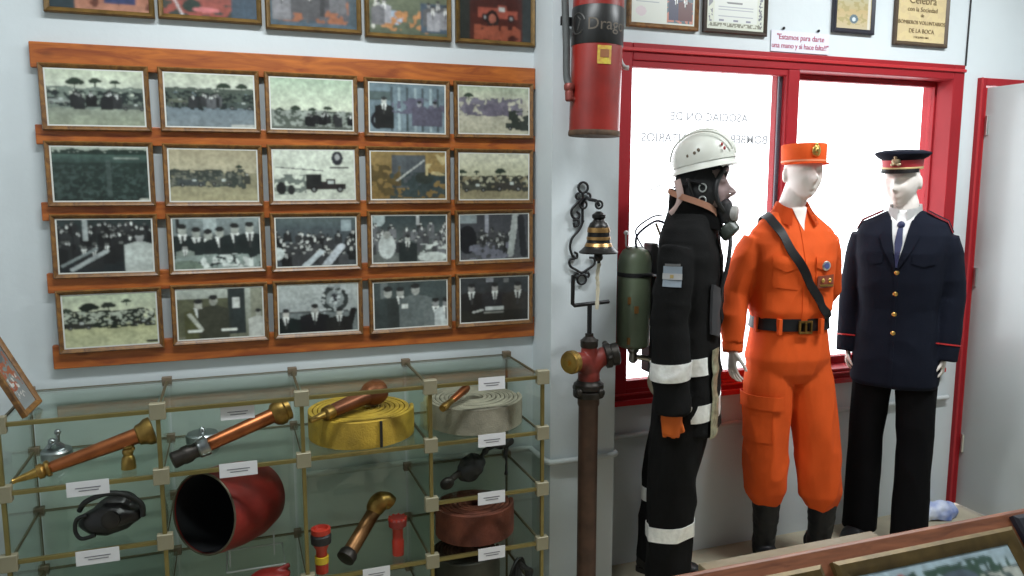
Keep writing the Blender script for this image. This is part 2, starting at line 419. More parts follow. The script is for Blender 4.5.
def photo_obj(name, p, w, h, parent, y=0.0, tilt=None, z0=0.0):
    ny, nx = p.ny, p.nx
    xs = (np.arange(nx + 1) / nx - .5) * w; zs = z0 + (.5 - np.arange(ny + 1) / ny) * h
    XX, ZZ = np.meshgrid(xs, zs); co = np.zeros(((nx + 1) * (ny + 1), 3)); co[:, 0] = XX.ravel(); co[:, 1] = y; co[:, 2] = ZZ.ravel()
    i = np.arange(ny)[:, None] * (nx + 1) + np.arange(nx)[None, :]
    F = np.stack([i, i + nx + 1, i + nx + 2, i + 1], -1).reshape(-1, 4)
    me = bpy.data.meshes.new(name)
    me.vertices.add(len(co)); me.vertices.foreach_set('co', co.ravel())
    me.loops.add(F.size); me.loops.foreach_set('vertex_index', F.ravel().astype(np.int32))
    me.polygons.add(len(F)); me.polygons.foreach_set('loop_start', (np.arange(len(F)) * 4).astype(np.int32))
    me.update(calc_edges=True)
    at = me.color_attributes.new('Col', 'FLOAT_COLOR', 'CORNER')
    c = np.ones((len(F), 4, 4)); c[:, :, :3] = np.clip(p.a, 0, 1).reshape(-1, 1, 3)
    at.data.foreach_set('color', c.ravel())
    me.materials.append(M_photo)
    o = bpy.data.objects.new(name, me); link(o, parent); return o
def frame_bm(w, h, t=.014, d=.018, lip=0.004):
    """mitred moulding: outer low, ridge, inner lip; back at y=0, front towards -Y"""
    bm = bmesh.new()
    prof = [(0, 0), (0, -d * .75), (t * .25, -d), (t * .6, -d * .85), (t, -d * .55), (t, 0)]
    rings = []
    for sx, sz in ((-1, -1), (1, -1), (1, 1), (-1, 1)):
        rings.append([V((sx * (w / 2 - a), b, sz * (h / 2 - a))) for a, b in prof])
    R = [[bm.verts.new(p) for p in r] for r in rings]
    for i in range(4):
        for j in range(len(prof)):
            k = (j + 1) % len(prof); i2 = (i + 1) % 4
            bm.faces.new((R[i][j], R[i][k], R[i2][k], R[i2][j]))
    return bm
FRAME_ME = {}
def picture(name, label, cat, x, y, z, w, h, p, group=None, t=.014, fm=None, rz=0, lean=0.0, d=.018, roll=0.0):
    r = thing(name, label, cat, (x, y, z), rz, group); r.rotation_euler = (lean, roll, rz)
    key = (w, h, t, fm.name if fm else '')
    if key not in FRAME_ME:
        o = obj('frame_moulding', frame_bm(w, h, t, d), fm or M_frame, r, 20); FRAME_ME[key] = o.data
    else: link(bpy.data.objects.new('frame_moulding', FRAME_ME[key]), r)
    photo_obj('print', p, w - 2 * t + .002, h - 2 * t + .002, r, -d * .5)
    k2 = (w, h, 'back')
    if k2 not in FRAME_ME:
        o = obj('backing', boxes(((-w / 2 + .002, -d * .4, -h / 2 + .002), (w / 2 - .002, 0, h / 2 - .002))), mat('backing_board', (.2, .15, .1), .8), r, None); FRAME_ME[k2] = o.data
    else: link(bpy.data.objects.new('backing', FRAME_ME[k2]), r)
    return r

CR = (.50, .52, .43); PALE = (.60, .61, .54)
def ph(i):
    p = P(seed=i)
    S = lambda g: (g, g, g * 1.02)
    if i == 0:
        p.grad(0, .45, (.55, .58, .47), PALE).grad(.45, 1, (.28, .30, .27), (.36, .38, .30)); p.tree(.3, .22, .07).tree(.5, .2, .05).tree(.7, .22, .04)
        p.speck(0, .32, 1, .68, (.22, .25, .22), .3, 26).speck(.02, .38, .98, .66, (.04, .05, .05), .5, 30).truck(.02, .6, .22, (.3, .32, .3)).truck(.75, .68, .25, (.12, .13, .12)).crowd(.36, .42, 9, .36, .03, .3, .28, .72)
    elif i == 1:
        p.grad(0, .35, CR, PALE).grad(.35, 1, (.2, .24, .27), (.26, .29, .31)); p.tree(.65, .22, .06).tree(.85, .22, .05).speck(0, .28, 1, .62, (.12, .14, .12), .25, 28).speck(0, .35, 1, .66, (.03, .04, .04), .5, 34)
        p.truck(.05, .55, .2, (.18, .19, .15)).truck(.68, .62, .3, (.10, .12, .11)).crowd(.35, .4, 8, .3, .08, .35, .3, .6).rect(.72, .92, 1, 1, (.5, .5, .48))
    elif i == 2:
        p.grad(0, .62, (.42, .50, .40), (.62, .64, .54)).grad(.62, 1, (.10, .12, .10), (.16, .17, .15)); p.tree(.3, .58, .05).tree(.5, .6, .04).tree(.68, .56, .04).tree(.12, .62, .04).speck(0, .62, 1, .92, (.35, .37, .34), .5, 30).crowd(.62, .7, 9, .28, .03, .3, .45, .98)
    elif i == 3:
        p.grad(0, 1, (.20, .25, .28), (.24, .29, .32)); 
        for k in range(7): x = .28 + k * .1; p.rect(x, .1, x + .03, .95, (.38, .44, .46) if k % 2 else (.10, .12, .13))
        p.rect(.0, .18, .28, .36, (.12, .15, .15)).ell(.12, .75, .09, .17, (.03, .03, .04)).ell(.12, .75, .05, .10, (.25, .28, .3)).man(.2, .3, .6, (.03, .03, .03)); p.speck(.3, .3, 1, .6, (.16, .15, .2), .5, 14).man(.65, .35, .5, (.14, .13, .17), (.3, .3, .32), False).man(.85, .35, .5, (.14, .13, .17), (.3, .3, .32), False)
    elif i == 4:
        p.grad(0, .35, (.42, .46, .36), (.52, .5, .42)).grad(.35, 1, (.5, .47, .40), (.48, .45, .36)); p.tree(.15, .2, .05).speck(0, .25, .9, .6, (.22, .2, .24), .42, 20).speck(.1, .4, .7, .62, (.18, .16, .2), .4, 16).truck(.66, .86, .34, (.06, .07, .06)).speck(.7, .5, 1, .9, (.05, .06, .05), .45, 16)
    elif i == 5:
        p.grad(0, 1, (.05, .075, .065), (.035, .05, .045)).grad(0, .12, (.45, .48, .42), (.4, .43, .38)).speck(0, .07, 1, .15, (.04, .06, .05), .3, 30).grad(.16, .3, (.10, .15, .13), (.07, .10, .09)); p.speck(0, .35, 1, .95, (.08, .11, .10), .55, 30).rect(.55, .25, .6, .9, (.12, .15, .14), .6).rect(.64, .2, .9, .24, (.3, .33, .3)).ell(.93, .97, .06, .04, (.5, .5, .46))
    elif i == 6:
        p.grad(0, .45, (.42, .37, .27), (.46, .42, .32)).grad(.45, 1, (.30, .28, .20), (.42, .38, .26)); p.speck(0, .4, .85, .72, (.08, .09, .08), .35, 22).speck(0, .45, .8, .7, (.2, .2, .17), .6, 30).truck(.1, .68, .3, (.10, .11, .11)).truck(.45, .66, .25, (.13, .13, .11)).tree(.78, .33, .03).man(.87, .45, .2, (.08, .08, .07), shirt=False)
    elif i == 7:
        p.grad(0, 1, (.62, .64, .57), (.60, .61, .54)); p.ell(.78, .18, .07, .14, (.05, .05, .06)).ell(.78, .16, .03, .06, (.4, .4, .4)).line(.7, .36, .9, .36, .015, (.1, .1, .1)).line(.05, .35, .6, .42, .01, (.15, .15, .15))
        p.truck(.4, .78, .48, (.05, .04, .04)).rect(.4, .48, .58, .72, (.04, .04, .04)).speck(0, .5, .4, .85, (.2, .22, .2), .45, 18).ell(.1, .75, .06, .12, (.04, .04, .04)).ell(.22, .78, .04, .1, (.05, .05, .05))
    elif i == 8:
        p.grad(0, 1, (.34, .25, .12), (.25, .17, .07)).rect(.28, .1, .72, .75, (.12, .13, .14)); p.speck(.25, .45, 1, .95, (.07, .09, .09), .4, 18).ell(.7, .55, .12, .12, (.06, .07, .06)).speck(0, .3, .4, .9, (.15, .11, .05), .5, 14).speck(.72, 0, 1, .5, (.5, .42, .25), .55, 8).line(.35, .6, .7, .2, .012, (.5, .5, .48))
    elif i == 9:
        p.grad(0, .5, (.60, .58, .48), (.50, .48, .36)).grad(.5, 1, (.28, .24, .16), (.34, .30, .2)); p.tree(.58, .38, .06).tree(.05, .4, .05).tree(.25, .4, .03).speck(0, .48, 1, .8, (.06, .06, .05), .4, 24).speck(0, .5, 1, .72, (.45, .43, .33), .62, 18).truck(.05, .78, .35, (.10, .10, .08)).truck(.5, .76, .4, (.08, .07, .06))
    elif i == 10:
        p.grad(0, 1, (.05, .065, .065), (.03, .035, .04)).crowd(.03, .3, 46, .3, .03, .22).rect(.27, 0, .32, .4, (.4, .42, .42)).crowd(.35, .5, 14, .5, .03, .2); p.line(.15, .92, .5, .6, .03, (.4, .42, .42)).line(.05, .85, .4, .55, .02, (.3, .33, .33)).man(.85, .25, .8, (.5, .52, .5), (.4, .4, .4), False).line(.95, .5, .9, .95, .02, (.5, .52, .5))
    elif i == 11:
        p.grad(0, .35, (.32, .36, .36), (.2, .22, .22)).grad(.35, 1, (.12, .13, .13), (.2, .23, .21)).rect(.35, 0, .5, .3, (.42, .46, .46)).rect(.05, .0, .09, .3, (.05, .05, .05))
        for x, y in ((.12, .14), (.27, .2), (.4, .24), (.53, .2), (.7, .14), (.87, .12)): p.man(x, y, .85, (.035, .045, .045), (.42, .43, .40))
        p.man(.14, .5, .5, (.3, .33, .3), (.4, .4, .38)).speck(.0, .72, 1, 1, (.30, .34, .32), .4, 18).speck(.3, .72, .9, .95, (.62, .64, .62), .55, 20).ell(.15, .95, .18, .14, (.2, .24, .2))
    elif i == 12:
        p.grad(0, 1, (.12, .14, .15), (.10, .11, .12)).grad(0, .25, (.16, .19, .19), (.10, .12, .13)).rect(.8, .08, .93, .3, (.35, .4, .42)).crowd(.25, .7, 60, .3, .05, .45); p.line(.35, .98, .55, .7, .04, (.5, .53, .55)).line(.6, .98, .8, .6, .05, (.5, .52, .55)).ell(.03, .72, .08, .12, (.6, .63, .62))
    elif i == 13:
        p.grad(0, 1, (.06, .08, .085), (.2, .21, .2)).rect(.58, 0, .62, .22, (.5, .5, .5)).ell(.1, .1, .08, .14, (.45, .5, .5)).crowd(.15, .55, 44, .28, .12, .55).ell(.2, .65, .11, .25, (.55, .57, .56)).ell(.2, .42, .05, .08, (.4, .4, .38)).man(.47, .42, .6, (.04, .05, .05)).ell(.8, .88, .2, .1, (.6, .62, .6)).speck(.6, .6, 1, .95, (.6, .62, .6), .55, 12)
    elif i == 14:
        p.grad(0, 1, (.08, .08, .09), (.13, .13, .14)).rect(.0, 0, .25, .2, (.3, .33, .34)).rect(.36, .02, .42, .8, (.38, .38, .42)).crowd(.3, .6, 24, .35, .06, .3, .1, .8).line(.8, .05, .72, .9, .045, (.42, .43, .42)).line(.87, .1, .92, .9, .05, (.03, .03, .035)).ell(.12, .55, .13, .3, (.02, .02, .025)).speck(.15, .6, .7, 1, (.22, .22, .26), .5, 14)
    elif i == 15:
        p.grad(0, .45, (.50, .54, .42), (.58, .58, .46)).grad(.45, 1, (.45, .44, .28), (.52, .52, .36)); p.tree(.28, .24, .08, (.02, .03, .02)).tree(.48, .22, .06, (.03, .04, .03)).tree(.67, .16, .04).tree(.05, .3, .05).speck(0, .32, .97, .64, (.02, .03, .02), .3, 30).speck(0, .34, .97, .6, (.45, .47, .4), .55, 34).truck(.03, .62, .28, (.05, .05, .04)).truck(.72, .6, .2, (.05, .05, .04)).ell(.95, .93, .1, .03, (.05, .05, .04))
    elif i == 16:
        p.grad(0, 1, (.5, .52, .48), (.2, .2, .15)).rect(.58, .02, .78, .9, (.05, .06, .06)).rect(.64, .2, .72, .4, (.6, .6, .58)).rect(.84, .0, 1, 1, (.32, .32, .26)).rect(0, .2, .58, .92, (.15, .15, .10)); p.man(.25, .22, .8, (.12, .12, .06), (.45, .44, .4)).man(.42, .15, .85, (.08, .08, .06), (.4, .4, .36), False).line(.15, .5, .28, .8, .025, (.5, .5, .45)).rect(.12, .8, .28, .84, (.7, .7, .66)).rect(.5, .8, .68, .84, (.7, .7, .66)).man(.93, .45, .6, (.55, .55, .52), (.4, .4, .36), False)
    elif i == 17:
        p.grad(0, .6, (.46, .48, .47), (.4, .42, .42)).grad(.55, .62, (.15, .16, .16), (.12, .12, .12)).rect(0, .6, 1, 1, (.22, .24, .24)); p.man(.1, .5, .7, (.02, .03, .03), (.55, .53, .5), w=1.2).man(.45, .42, .75, (.02, .02, .025), (.45, .44, .42), w=1.2)
        p.ell(.7, .32, .17, .28, (.06, .07, .07)).ell(.7, .32, .11, .18, (.28, .3, .3)).ell(.7, .3, .05, .09, (.05, .05, .06)).ell(.7, .06, .08, .06, (.3, .32, .32)).speck(.5, .02, .9, .6, (.5, .52, .52), .62, 22).man(.75, .52, .65, (.03, .03, .03), (.45, .44, .42), w=1.3).line(.88, .85, .93, .55, .04, (.03, .03, .03))
    elif i == 18:
        p.grad(0, 1, (.09, .11, .11), (.10, .12, .12)).rect(.1, .02, .2, .5, (.2, .22, .22)); p.man(.2, .12, 1.0, (.07, .085, .085), (.4, .4, .38), False).man(.36, .14, .85, (.06, .07, .07), (.42, .42, .4)).man(.56, .08, 1.0, (.17, .19, .19), (.42, .42, .4), False, 1.1).rect(.38, .48, .46, .58, (.65, .66, .64)).man(.83, .4, .8, (.2, .22, .22), (.3, .3, .3)).man(.97, .4, .8, (.5, .52, .52), (.3, .3, .3))
    else:
        p.grad(0, 1, (.07, .075, .08), (.05, .05, .05)); p.rect(.38, .02, .48, .12, (.3, .3, .32)).rect(.62, .04, .7, .14, (.25, .25, .25)).man(.17, .15, .8, (.035, .035, .035), (.32, .31, .3), w=1.3).man(.5, .15, .8, (.045, .045, .05), (.38, .36, .35), w=1.2).man(.83, .15, .85, (.06, .055, .05), (.38, .36, .33), w=1.3).rect(0, .74, 1, 1, (.04, .04, .035)).rect(.36, .66, .62, .74, (.55, .56, .55)).line(.2, .76, .32, .72, .02, (.5, .5, .48)).line(.35, .78, .62, .78, .01, (.3, .3, .28))
    p.tone((.95, 1.0, .99)).border()
    return p
# the pine rail rack and its twenty pictures
r = thing('picture_rack', 'varnished pine rail rack on the white wall holding the grid of black and white photographs', 'picture rack', (0.27, 2.80, 1.01))
for z0, z1 in ((1.955, 2.032), (1.725, 1.785), (1.490, 1.548), (1.262, 1.326), (1.018, 1.095)):
    obj('rail', boxes(((-.82, -.022, z0 - 1.01), (.823, 0, z1 - 1.01))), M_pine, r, None, .003)
colx = (-.376, -.044, .278, .606, .928); rowz = (1.871, 1.634, 1.408, 1.172)
desc = ['a crowd and vehicles on pale ground under trees', 'a row of trucks and men on grey ground', 'small trees and people low under a pale sky', 'a dark old car beside tall bright bars', 'a purple grey group and dark car on pale ground',
        'a dark green field with a thin bright horizon', 'vehicles on sandy ground under a tan sky', 'a dark open truck on white with a crest above', 'a brown toned yard with a grey centre', 'parked trucks and one big tree, yellowed',
        'a dense dark crowd with white streaks', 'men in suits standing behind a laid table', 'a packed banquet hall seen from above', 'diners around white tables and one suited man in front', 'a dark ceremony crowd with a hanging pale drape',
        'a line of vehicles under three dark trees on cream ground', 'two seated men greeting beside a dark doorway', 'three suited men below a round wreath emblem', 'three standing men in suits handing over a paper', 'three men seated at a desk with a white paper']
rows = ('top row', 'second row', 'third row', 'bottom row')
for i in range(20):
    c, rr = i % 5, i // 5
    picture('framed_photograph', 'framed photo of %s, %s' % (desc[i], rows[rr]), 'picture', colx[c], 2.778, rowz[rr] + (0.001 if i % 3 else -.002), .305, .202, ph(i), 'framed photographs on the pine rack', roll=radians((i * 37 % 7 - 3) * .12))
# the colour pictures above
def phc(i):
    p = P(72, 56, (.10, .08, .07), seed=40 + i)
    if i == 0: p.grad(0, 1, (.12, .12, .10), (.10, .09, .08)).grad(.7, 1, (.28, .12, .08), (.45, .25, .18)).speck(0, .75, 1, .95, (.15, .06, .04), .6, 12).ell(.45, .75, .08, .1, (.03, .03, .03)).rect(0, .6, .25, 1, (.04, .06, .07)).man(.7, .1, .8, (.05, .07, .15))
    elif i == 1: p.grad(0, 1, (.10, .12, .10), (.06, .07, .06)).speck(.0, .6, .8, 1, (.3, .1, .08), .4, 10).ell(.3, .85, .1, .1, (.03, .05, .04)).rect(.72, 0, 1, 1, (.07, .10, .13)).line(.1, .7, .2, 1, .01, (.5, .5, .5)).ell(.45, .9, .15, .04, (.5, .2, .2))
    elif i == 2: p.grad(0, 1, (.10, .13, .14), (.08, .11, .13)).rect(.1, .2, .9, .9, (.12, .12, .13)).speck(.1, .5, .9, 1, (.30, .14, .08), .5, 16).crowd(.2, .4, 7, .6, .12, .4, .1, .9).rect(0, .92, 1, 1, (.1, .14, .17))
    elif i == 3: p.grad(0, 1, (.18, .20, .14), (.12, .14, .10)).line(.1, .3, .05, .9, .02, (.55, .55, .5)).ell(.33, .72, .1, .12, (.35, .42, .5)).speck(.15, .6, .95, .95, (.45, .25, .12), .55, 16).rect(.65, .45, 1, .95, (.08, .11, .14)).crowd(.4, .5, 6, .5, .2, .4)
    else: p.grad(0, 1, (.07, .02, .015), (.10, .025, .015)).truck(.25, .6, .55, (.32, .10, .07), (.04, .01, .01)).ell(.45, .62, .09, .15, (.02, .01, .01)).ell(.45, .62, .05, .08, (.35, .14, .1)).speck(.2, .75, .85, 1, (.3, .10, .06), .4, 12).rect(0, 0, .14, 1, (.03, .035, .03)).rect(.88, 0, 1, 1, (.04, .05, .05))
    return p.tone((1, 1, 1))
for i, (x0, x1, z, dd) in enumerate(((-.503, -.196, 2.122, 'a pink toned street with a dark blot'), (-.186, .127, 2.124, 'red clutter and a blue grey edge'), (.138, .453, 2.113, 'orange lit figures on a blue floor'), (.465, .772, 2.108, 'people and a pale blue round shape'), (.789, 1.092, 2.108, 'a dark red truck with a big wheel'))):
    picture('colour_picture', 'colour picture of %s, above the rack' % dd, 'picture', (x0 + x1) / 2, 2.797, z + .115, x1 - x0, .23, phc(i), 'colour pictures above the pine rack', .016, mat('olive_gold_wood', (.15, .085, .02), .4, metal=.3, var=.3, vscale=30), d=.024)
# certificates above the window
p = P(72, 48, (.62, .64, .58), 71); p.rect(.55, .1, .97, .95, (.10, .14, .16)).speck(.55, .5, .97, .95, (.5, .2, .15), .5, 14).man(.7, .3, .6, (.06, .06, .10), (.5, .35, .3)).man(.85, .35, .55, (.12, .05, .05), (.5, .35, .3)).ell(.76, .38, .05, .08, (.6, .55, .4))
for k in range(6): p.line(.08, .15 + k * .1, .42, .15 + k * .1, .006, (.35, .38, .4))
p.ell(.15, .75, .08, .1, (.6, .4, .5), .5)
picture('award_certificate', 'brown framed certificate with a colour group photo in its right half, above the window', 'certificate', 1.636, 2.797, 2.318, .318, .215, p, t=.018)
p = P(72, 56, (.60, .62, .58), 72); p.put((p.X < .12) | (p.X > .88) | (p.Y > .86), (.55, .57, .48))
p.speck(.03, .03, .10, .95, (.2, .2, .22), .5, 30, 0).speck(.9, .03, .97, .95, (.15, .15, .18), .5, 30, 0).speck(.05, .88, .95, .95, (.2, .2, .15), .45, 36, 0).line(.35, .48, .6, .48, .012, (.2, .2, .2))
for k in range(4): p.line(.2, .56 + k * .06, .8, .56 + k * .06, .004, (.35, .36, .4))
for x in (.25, .5, .72): p.ell(x, .82, .05, .02, (.2, .2, .25))
picture('diploma', 'dark framed white diploma with an ornate border and three signatures, above the window', 'diploma', 1.972, 2.797, 2.328, .306, .235, p, t=.017, fm=mat('dark_brown_frame', (.035, .022, .014), .4))
p = P(40, 56, (.48, .42, .22), 73); p.grad(0, .5, (.42, .43, .3), (.45, .37, .2)).grad(.5, 1, (.48, .36, .18), (.5, .42, .27)).speck(0, 0, 1, .9, (.38, .32, .15), .55, 10).ell(.5, .74, .12, .12, (.12, .17, .2)).ell(.5, .75, .05, .06, (.6, .65, .66)).rect(.9, 0, .97, 1, (.6, .57, .5))
picture('plaque', 'black framed gold plaque with a small round grey seal, above the window', 'plaque', 2.575, 2.797, 2.352, .225, .20, p, t=.020, fm=mat('black_frame', (.02, .02, .03), .3))
p = P(60, 56, (.62, .50, .27), 74); p.speck(0, 0, 1, 1, (.58, .46, .26), .5, 12)
r = picture('wooden_plaque', 'brown framed gold tribute plaque with dark written lines, rightmost above the window', 'plaque', 2.958, 2.797, 2.343, .312, .245, p, t=.018, fm=mat('brown_frame', (.07, .045, .025), .4))
bm = bmesh.new()
for s, sz, z in (('Celebra', .05, .075), ('con la Sociedad', .028, .035), ('de', .02, .010), ('BOMBEROS VOLUNTARIOS', .0225, -.022), ('DE LA BOCA', .026, -.058), ('2 DE JUNIO 1884', .012, -.085)):
    add_bm(bm, shift(text_bm(s, sz), (0, -.0105, z)))
obj('engraved_writing', bm, mat('engraving', (.16, .11, .05), .6), r, None)
r = thing('motto_sign', 'white paper sign with red handwriting style motto stuck above the red window frame', 'sign', (2.305, 2.797, 2.2))
obj('paper', boxes(((-.15, -.002, -.043), (.15, 0, .043))), mat('sign_paper', (.66, .66, .74), .6), r, None)
bm = bmesh.new()
for s, sz, z in (('"Estamos para darte', .032, .017), ('una mano y si hace falta!!"', .030, -.018)): add_bm(bm, shift(text_bm(s, sz, space=.95), (0, -.003, z)))
obj('writing', bm, mat('pink_ink', (.42, .07, .13), .6), r, None)
for x in (-.09, .09):
    bm = bmesh.new(); lathe(bm, [(.006, 0), (.006, .004), (.003, .007)], (x, -.002, .052), (0, -1, 0), 12)
    obj('pin', bm, M_iron, r)
# ------------------------------------------------------------ extinguisher on the pillar
M_extred = mat('extinguisher_red', (0.23, 0.014, 0.009), 0.4, var=0.25, vscale=7, coat=.3)
r = thing('fire_extinguisher', 'tall old red fire extinguisher hanging high on the white pillar with a dark name band', 'fire extinguisher', (1.198, 2.49, 1.768))
R = .087; r.rotation_euler = (0, radians(1.4), 0)
bm = bmesh.new(); lathe(bm, [(R - .012, .012), (R - .004, 0), (R, .002), (R, .62), (R - .004, .66), (.06, .71), (.03, .73)], seg=48); obj('cylinder', bm, M_extred, r)
bm = bmesh.new(); lathe(bm, [(R + .001, 0), (R + .0025, .003), (R + .0025, .012), (R + .001, .018)], seg=48); obj('rust_rim', bm, mat('rust', (.08, .045, .025), .8, var=.4, vscale=30), r)
bm = bmesh.new(); lathe(bm, [(R + .0012, .300), (R + .0018, .301), (R + .0018, .424), (R + .0012, .425)], seg=48, caps=False); obj('name_band', bm, mat('band_black', (.012, .012, .012), .4), r)
def wrap(bm, rad, a0):
    for v in bm.verts:
        a = a0 + v.co.x / rad; v.co = V((sin(a) * (rad - v.co.y), -cos(a) * (rad - v.co.y), v.co.z))
    return bm
a0 = math.atan2(-1.195, 2.49)
tb = text_bm('Drago', .056); bmesh.ops.subdivide_edges(tb, edges=tb.edges, cuts=1)
obj('name_writing', shift(wrap(tb, R + .002, a0 + .40), (0, 0, .360)), mat('tan_letter', (.10, .08, .06), .6), r, None)
bm = bmesh.new()
cc = [(.030 * cos(t), 0, .034 * sin(t)) for t in np.linspace(0.3, 5.6, 16)]; tube(bm, cc, .0035, 6); tube(bm, [(.0, 0, -.02), (.012, 0, .012), (.0, 0, .022)], .0035, 6)
obj('emblem', shift(wrap(bm, R + .001, a0 - .85), (0, 0, .365)), mat('band_relief', (.035, .033, .03), .5), r)
def lab(w, h, z, c, m, off=.0015):
    bm = bmesh.new(); n = 6
    rows_ = [[V((-w / 2 + w * i / n, -off + k * .001, zz)) for i in range(n + 1)] for k in (0, 1) for zz in (-h / 2, h / 2)]
    loft(bm, [rows_[0], rows_[1], rows_[3], rows_[2], rows_[0]], caps=False, closed=False)
    return obj('yellow_label', shift(wrap(bm, R, a0 + c), (0, 0, z)), m, r, None)
lab(.048, .060, .262, .30, mat('label_yellow', (.55, .48, .05), .5, color2=(.45, .2, .05), vscale=60))
lab(.030, .026, .266, .30, mat('label_dark', (.25, .10, .04), .5), .0025).name = 'label_print'
bm = bmesh.new(); lathe(bm, [(.03, .72), (.035, .73), (.035, .78), (.02, .80), (.02, .84)], seg=20); tube(bm, [(0, 0, .80), (-.06, 0, .81), (-.1, 0, .80)], .012, 10)
obj('valve', bm, M_oldbrass, r)
bm = bmesh.new(); tube(bm, smooth_path([(-.09, 0, .80), (-.128, .005, .74), (-.125, .01, .55), (-.118, .01, .42), (-.112, .005, .30), (-.110, 0, .20), (-.104, -.01, .165)], 6), .0125, 12)
obj('hose', bm, mat('grey_rubber', (.07, .075, .075), .6, bump=.4, bscale=150), r)
bm = bmesh.new(); lathe(bm, [(.014, 0), (.018, .006), (.018, .02), (.014, .026), (.015, .03), (.015, .055), (.011, .06)], (-.103, -.008, .172), (.05, -.02, -1), 16); tube(bm, [(-.1, -.012, .125), (-.085, -.012, .118)], .010)
obj('hose_coupling', bm, mat('red_coupling', (.22, .05, .04), .4, metal=.3), r)
bm = bmesh.new(); tube(bm, smooth_path([(.095, .06, .5), (.103, .05, .38), (.104, .03, .28), (.11, .01, .245), (.125, 0, .24)]), .008, 10); obj('trigger_pipe', bm, M_pipe, r)
bm = boxes(((-.02, .08, .3), (.02, .127, .5)), ((-.1, .085, .38), (.1, .092, .41))); obj('wall_bracket', bm, M_iron, r, None)

# ------------------------------------------------------------ bell with scroll bracket
r = thing('wall_bell', 'black bell with brass stripes on a black scrolled iron bracket on the white pillar', 'bell', (1.20, 2.60, 1.24))
bm = bmesh.new()
def pp(px, py): return V(((px - 586) * .00385 + .012, 0, (187 - py) * .00362 + .352))      # flat design of the scroll, metres
def curl(c, r0, a0, a1, n=14, k=.55):
    return [V((c.x + r0 * (1 - (1 - k) * i / n) * cos(a0 + (a1 - a0) * i / n), 0, c.z + r0 * (1 - (1 - k) * i / n) * sin(a0 + (a1 - a0) * i / n))) for i in range(n + 1)]
S = .0046
tube(bm, curl(pp(586.4, 187), .019, 0, 2 * pi, 18, 1), S)
tube(bm, curl(pp(581.5, 196), .012, 1.2, 5.5), S); tube(bm, curl(pp(591.5, 196), .012, 1.9, -2.4), S)
tube(bm, smooth_path([pp(586, 192), pp(586, 202), pp(584, 208)]), S)
tube(bm, smooth_path([pp(585, 198), pp(579, 204), pp(574.5, 210), pp(576, 216.5), pp(581, 218), pp(583, 214), pp(580, 211)], 5), S)
tube(bm, smooth_path([pp(577, 222), pp(578, 226), pp(582, 224), pp(581, 219.5), pp(576.5, 220)], 5), S)
tube(bm, smooth_path([pp(587, 220), pp(583, 229), pp(575.5, 238), pp(573.5, 247), pp(576, 255), pp(580, 258), pp(581, 254), pp(578, 252)], 6), S)
tube(bm, smooth_path([pp(579, 258), pp(573, 260), pp(574, 266), pp(580, 270), pp(586, 273), pp(592, 270), pp(599, 265), pp(599, 259), pp(594, 258)], 5), S)
tube(bm, curl(pp(586, 280), .018, pi / 2, pi / 2 + 2 * pi, 18, 1), S)
tube(bm, curl(pp(580.5, 276), .011, .8, 5), S); tube(bm, curl(pp(591.5, 276), .011, 2.3, -1.9), S)
tube(bm, [pp(586, 200), pp(586, 222)], S * 1.1)
shift(bm, (0, .006, 0)); obj('scroll_bracket', bm, M_iron, r, 60)
bm = bmesh.new(); tube(bm, smooth_path([(.012, .01, .30), (.012, -.03, .315), (.004, -.07, .31), (.012, -.11, .305), (.012, -.13, .29)]), .006)
tube(bm, curl(V((.012, 0, .29)), .014, 0, 2 * pi, 14, 1), .004)
for v in bm.verts:
    if v.co.y > -.02 and abs(v.co.x - .012) < .03 and v.co.z > .27 and v.co.z < .312 and v.co.y < .006 and False: pass
obj('bracket_arm', bm, M_iron, r, 60)
bm = bmesh.new(); tube(bm, [V((.012 + .013 * cos(t), -.13, .293 + .013 * sin(t))) for t in np.linspace(0, 2 * pi, 16)], .004); obj('hanging_ring', bm, M_iron, r)
bc = V((.012, -.13, .124))
prof = [(.068, .0), (.069, .004), (.058, .014), (.046, .026), (.041, .045), (.039, .07), (.037, .09), (.031, .104), (.022, .112), (.018, .118), (.024, .124), (.024, .134), (.016, .140), (.008, .146)]
bm = bmesh.new(); lathe(bm, [(.06, .004)] + prof, bc, seg=40); obj('bell_body', bm, mat('bell_black', (.014, .013, .012), .35, metal=.5), r, 40)
def prad(h):
    for (r0, h0), (r1, h1) in zip(prof, prof[1:]):
        if h0 <= h <= h1: return r0 + (r1 - r0) * (h - h0) / (h1 - h0)
    return .03
for h0, h1 in ((.024, .036), (.047, .058), (.073, .090)):
    bm = bmesh.new(); lathe(bm, [(prad(h0) + .0005, h0), (prad(h0) + .0018, h0 + .001), (prad((h0 + h1) / 2) + .0018, (h0 + h1) / 2), (prad(h1) + .0018, h1 - .001), (prad(h1) + .0005, h1)], bc, seg=40, caps=False)
    obj('brass_band', bm, mat('bell_brass', (.42, .24, .09), .35, metal=.9), r)
bm = bmesh.new(); tube(bm, [bc + V((0, 0, .08)), bc + V((0, 0, -.01))], .004); ball(bm, bc + V((0, 0, -.014)), .017, 2); tube(bm, [bc + V((0, 0, -.02)), bc + V((.004, 0, -.045))], .006); obj('clapper', bm, M_iron, r)
bm = bmesh.new(); tube(bm, smooth_path([bc + V((.004, 0, -.035)), bc + V((-.004, -.002, -.08)), bc + V((0, 0, -.12)), bc + V((-.003, 0, -.20))]), [.0055 + .002 * ((i * 5) % 3) / 2 for i in range(19)]); obj('pull_cord', bm, mat('cream_cord', (.55, .50, .38), .8), r)

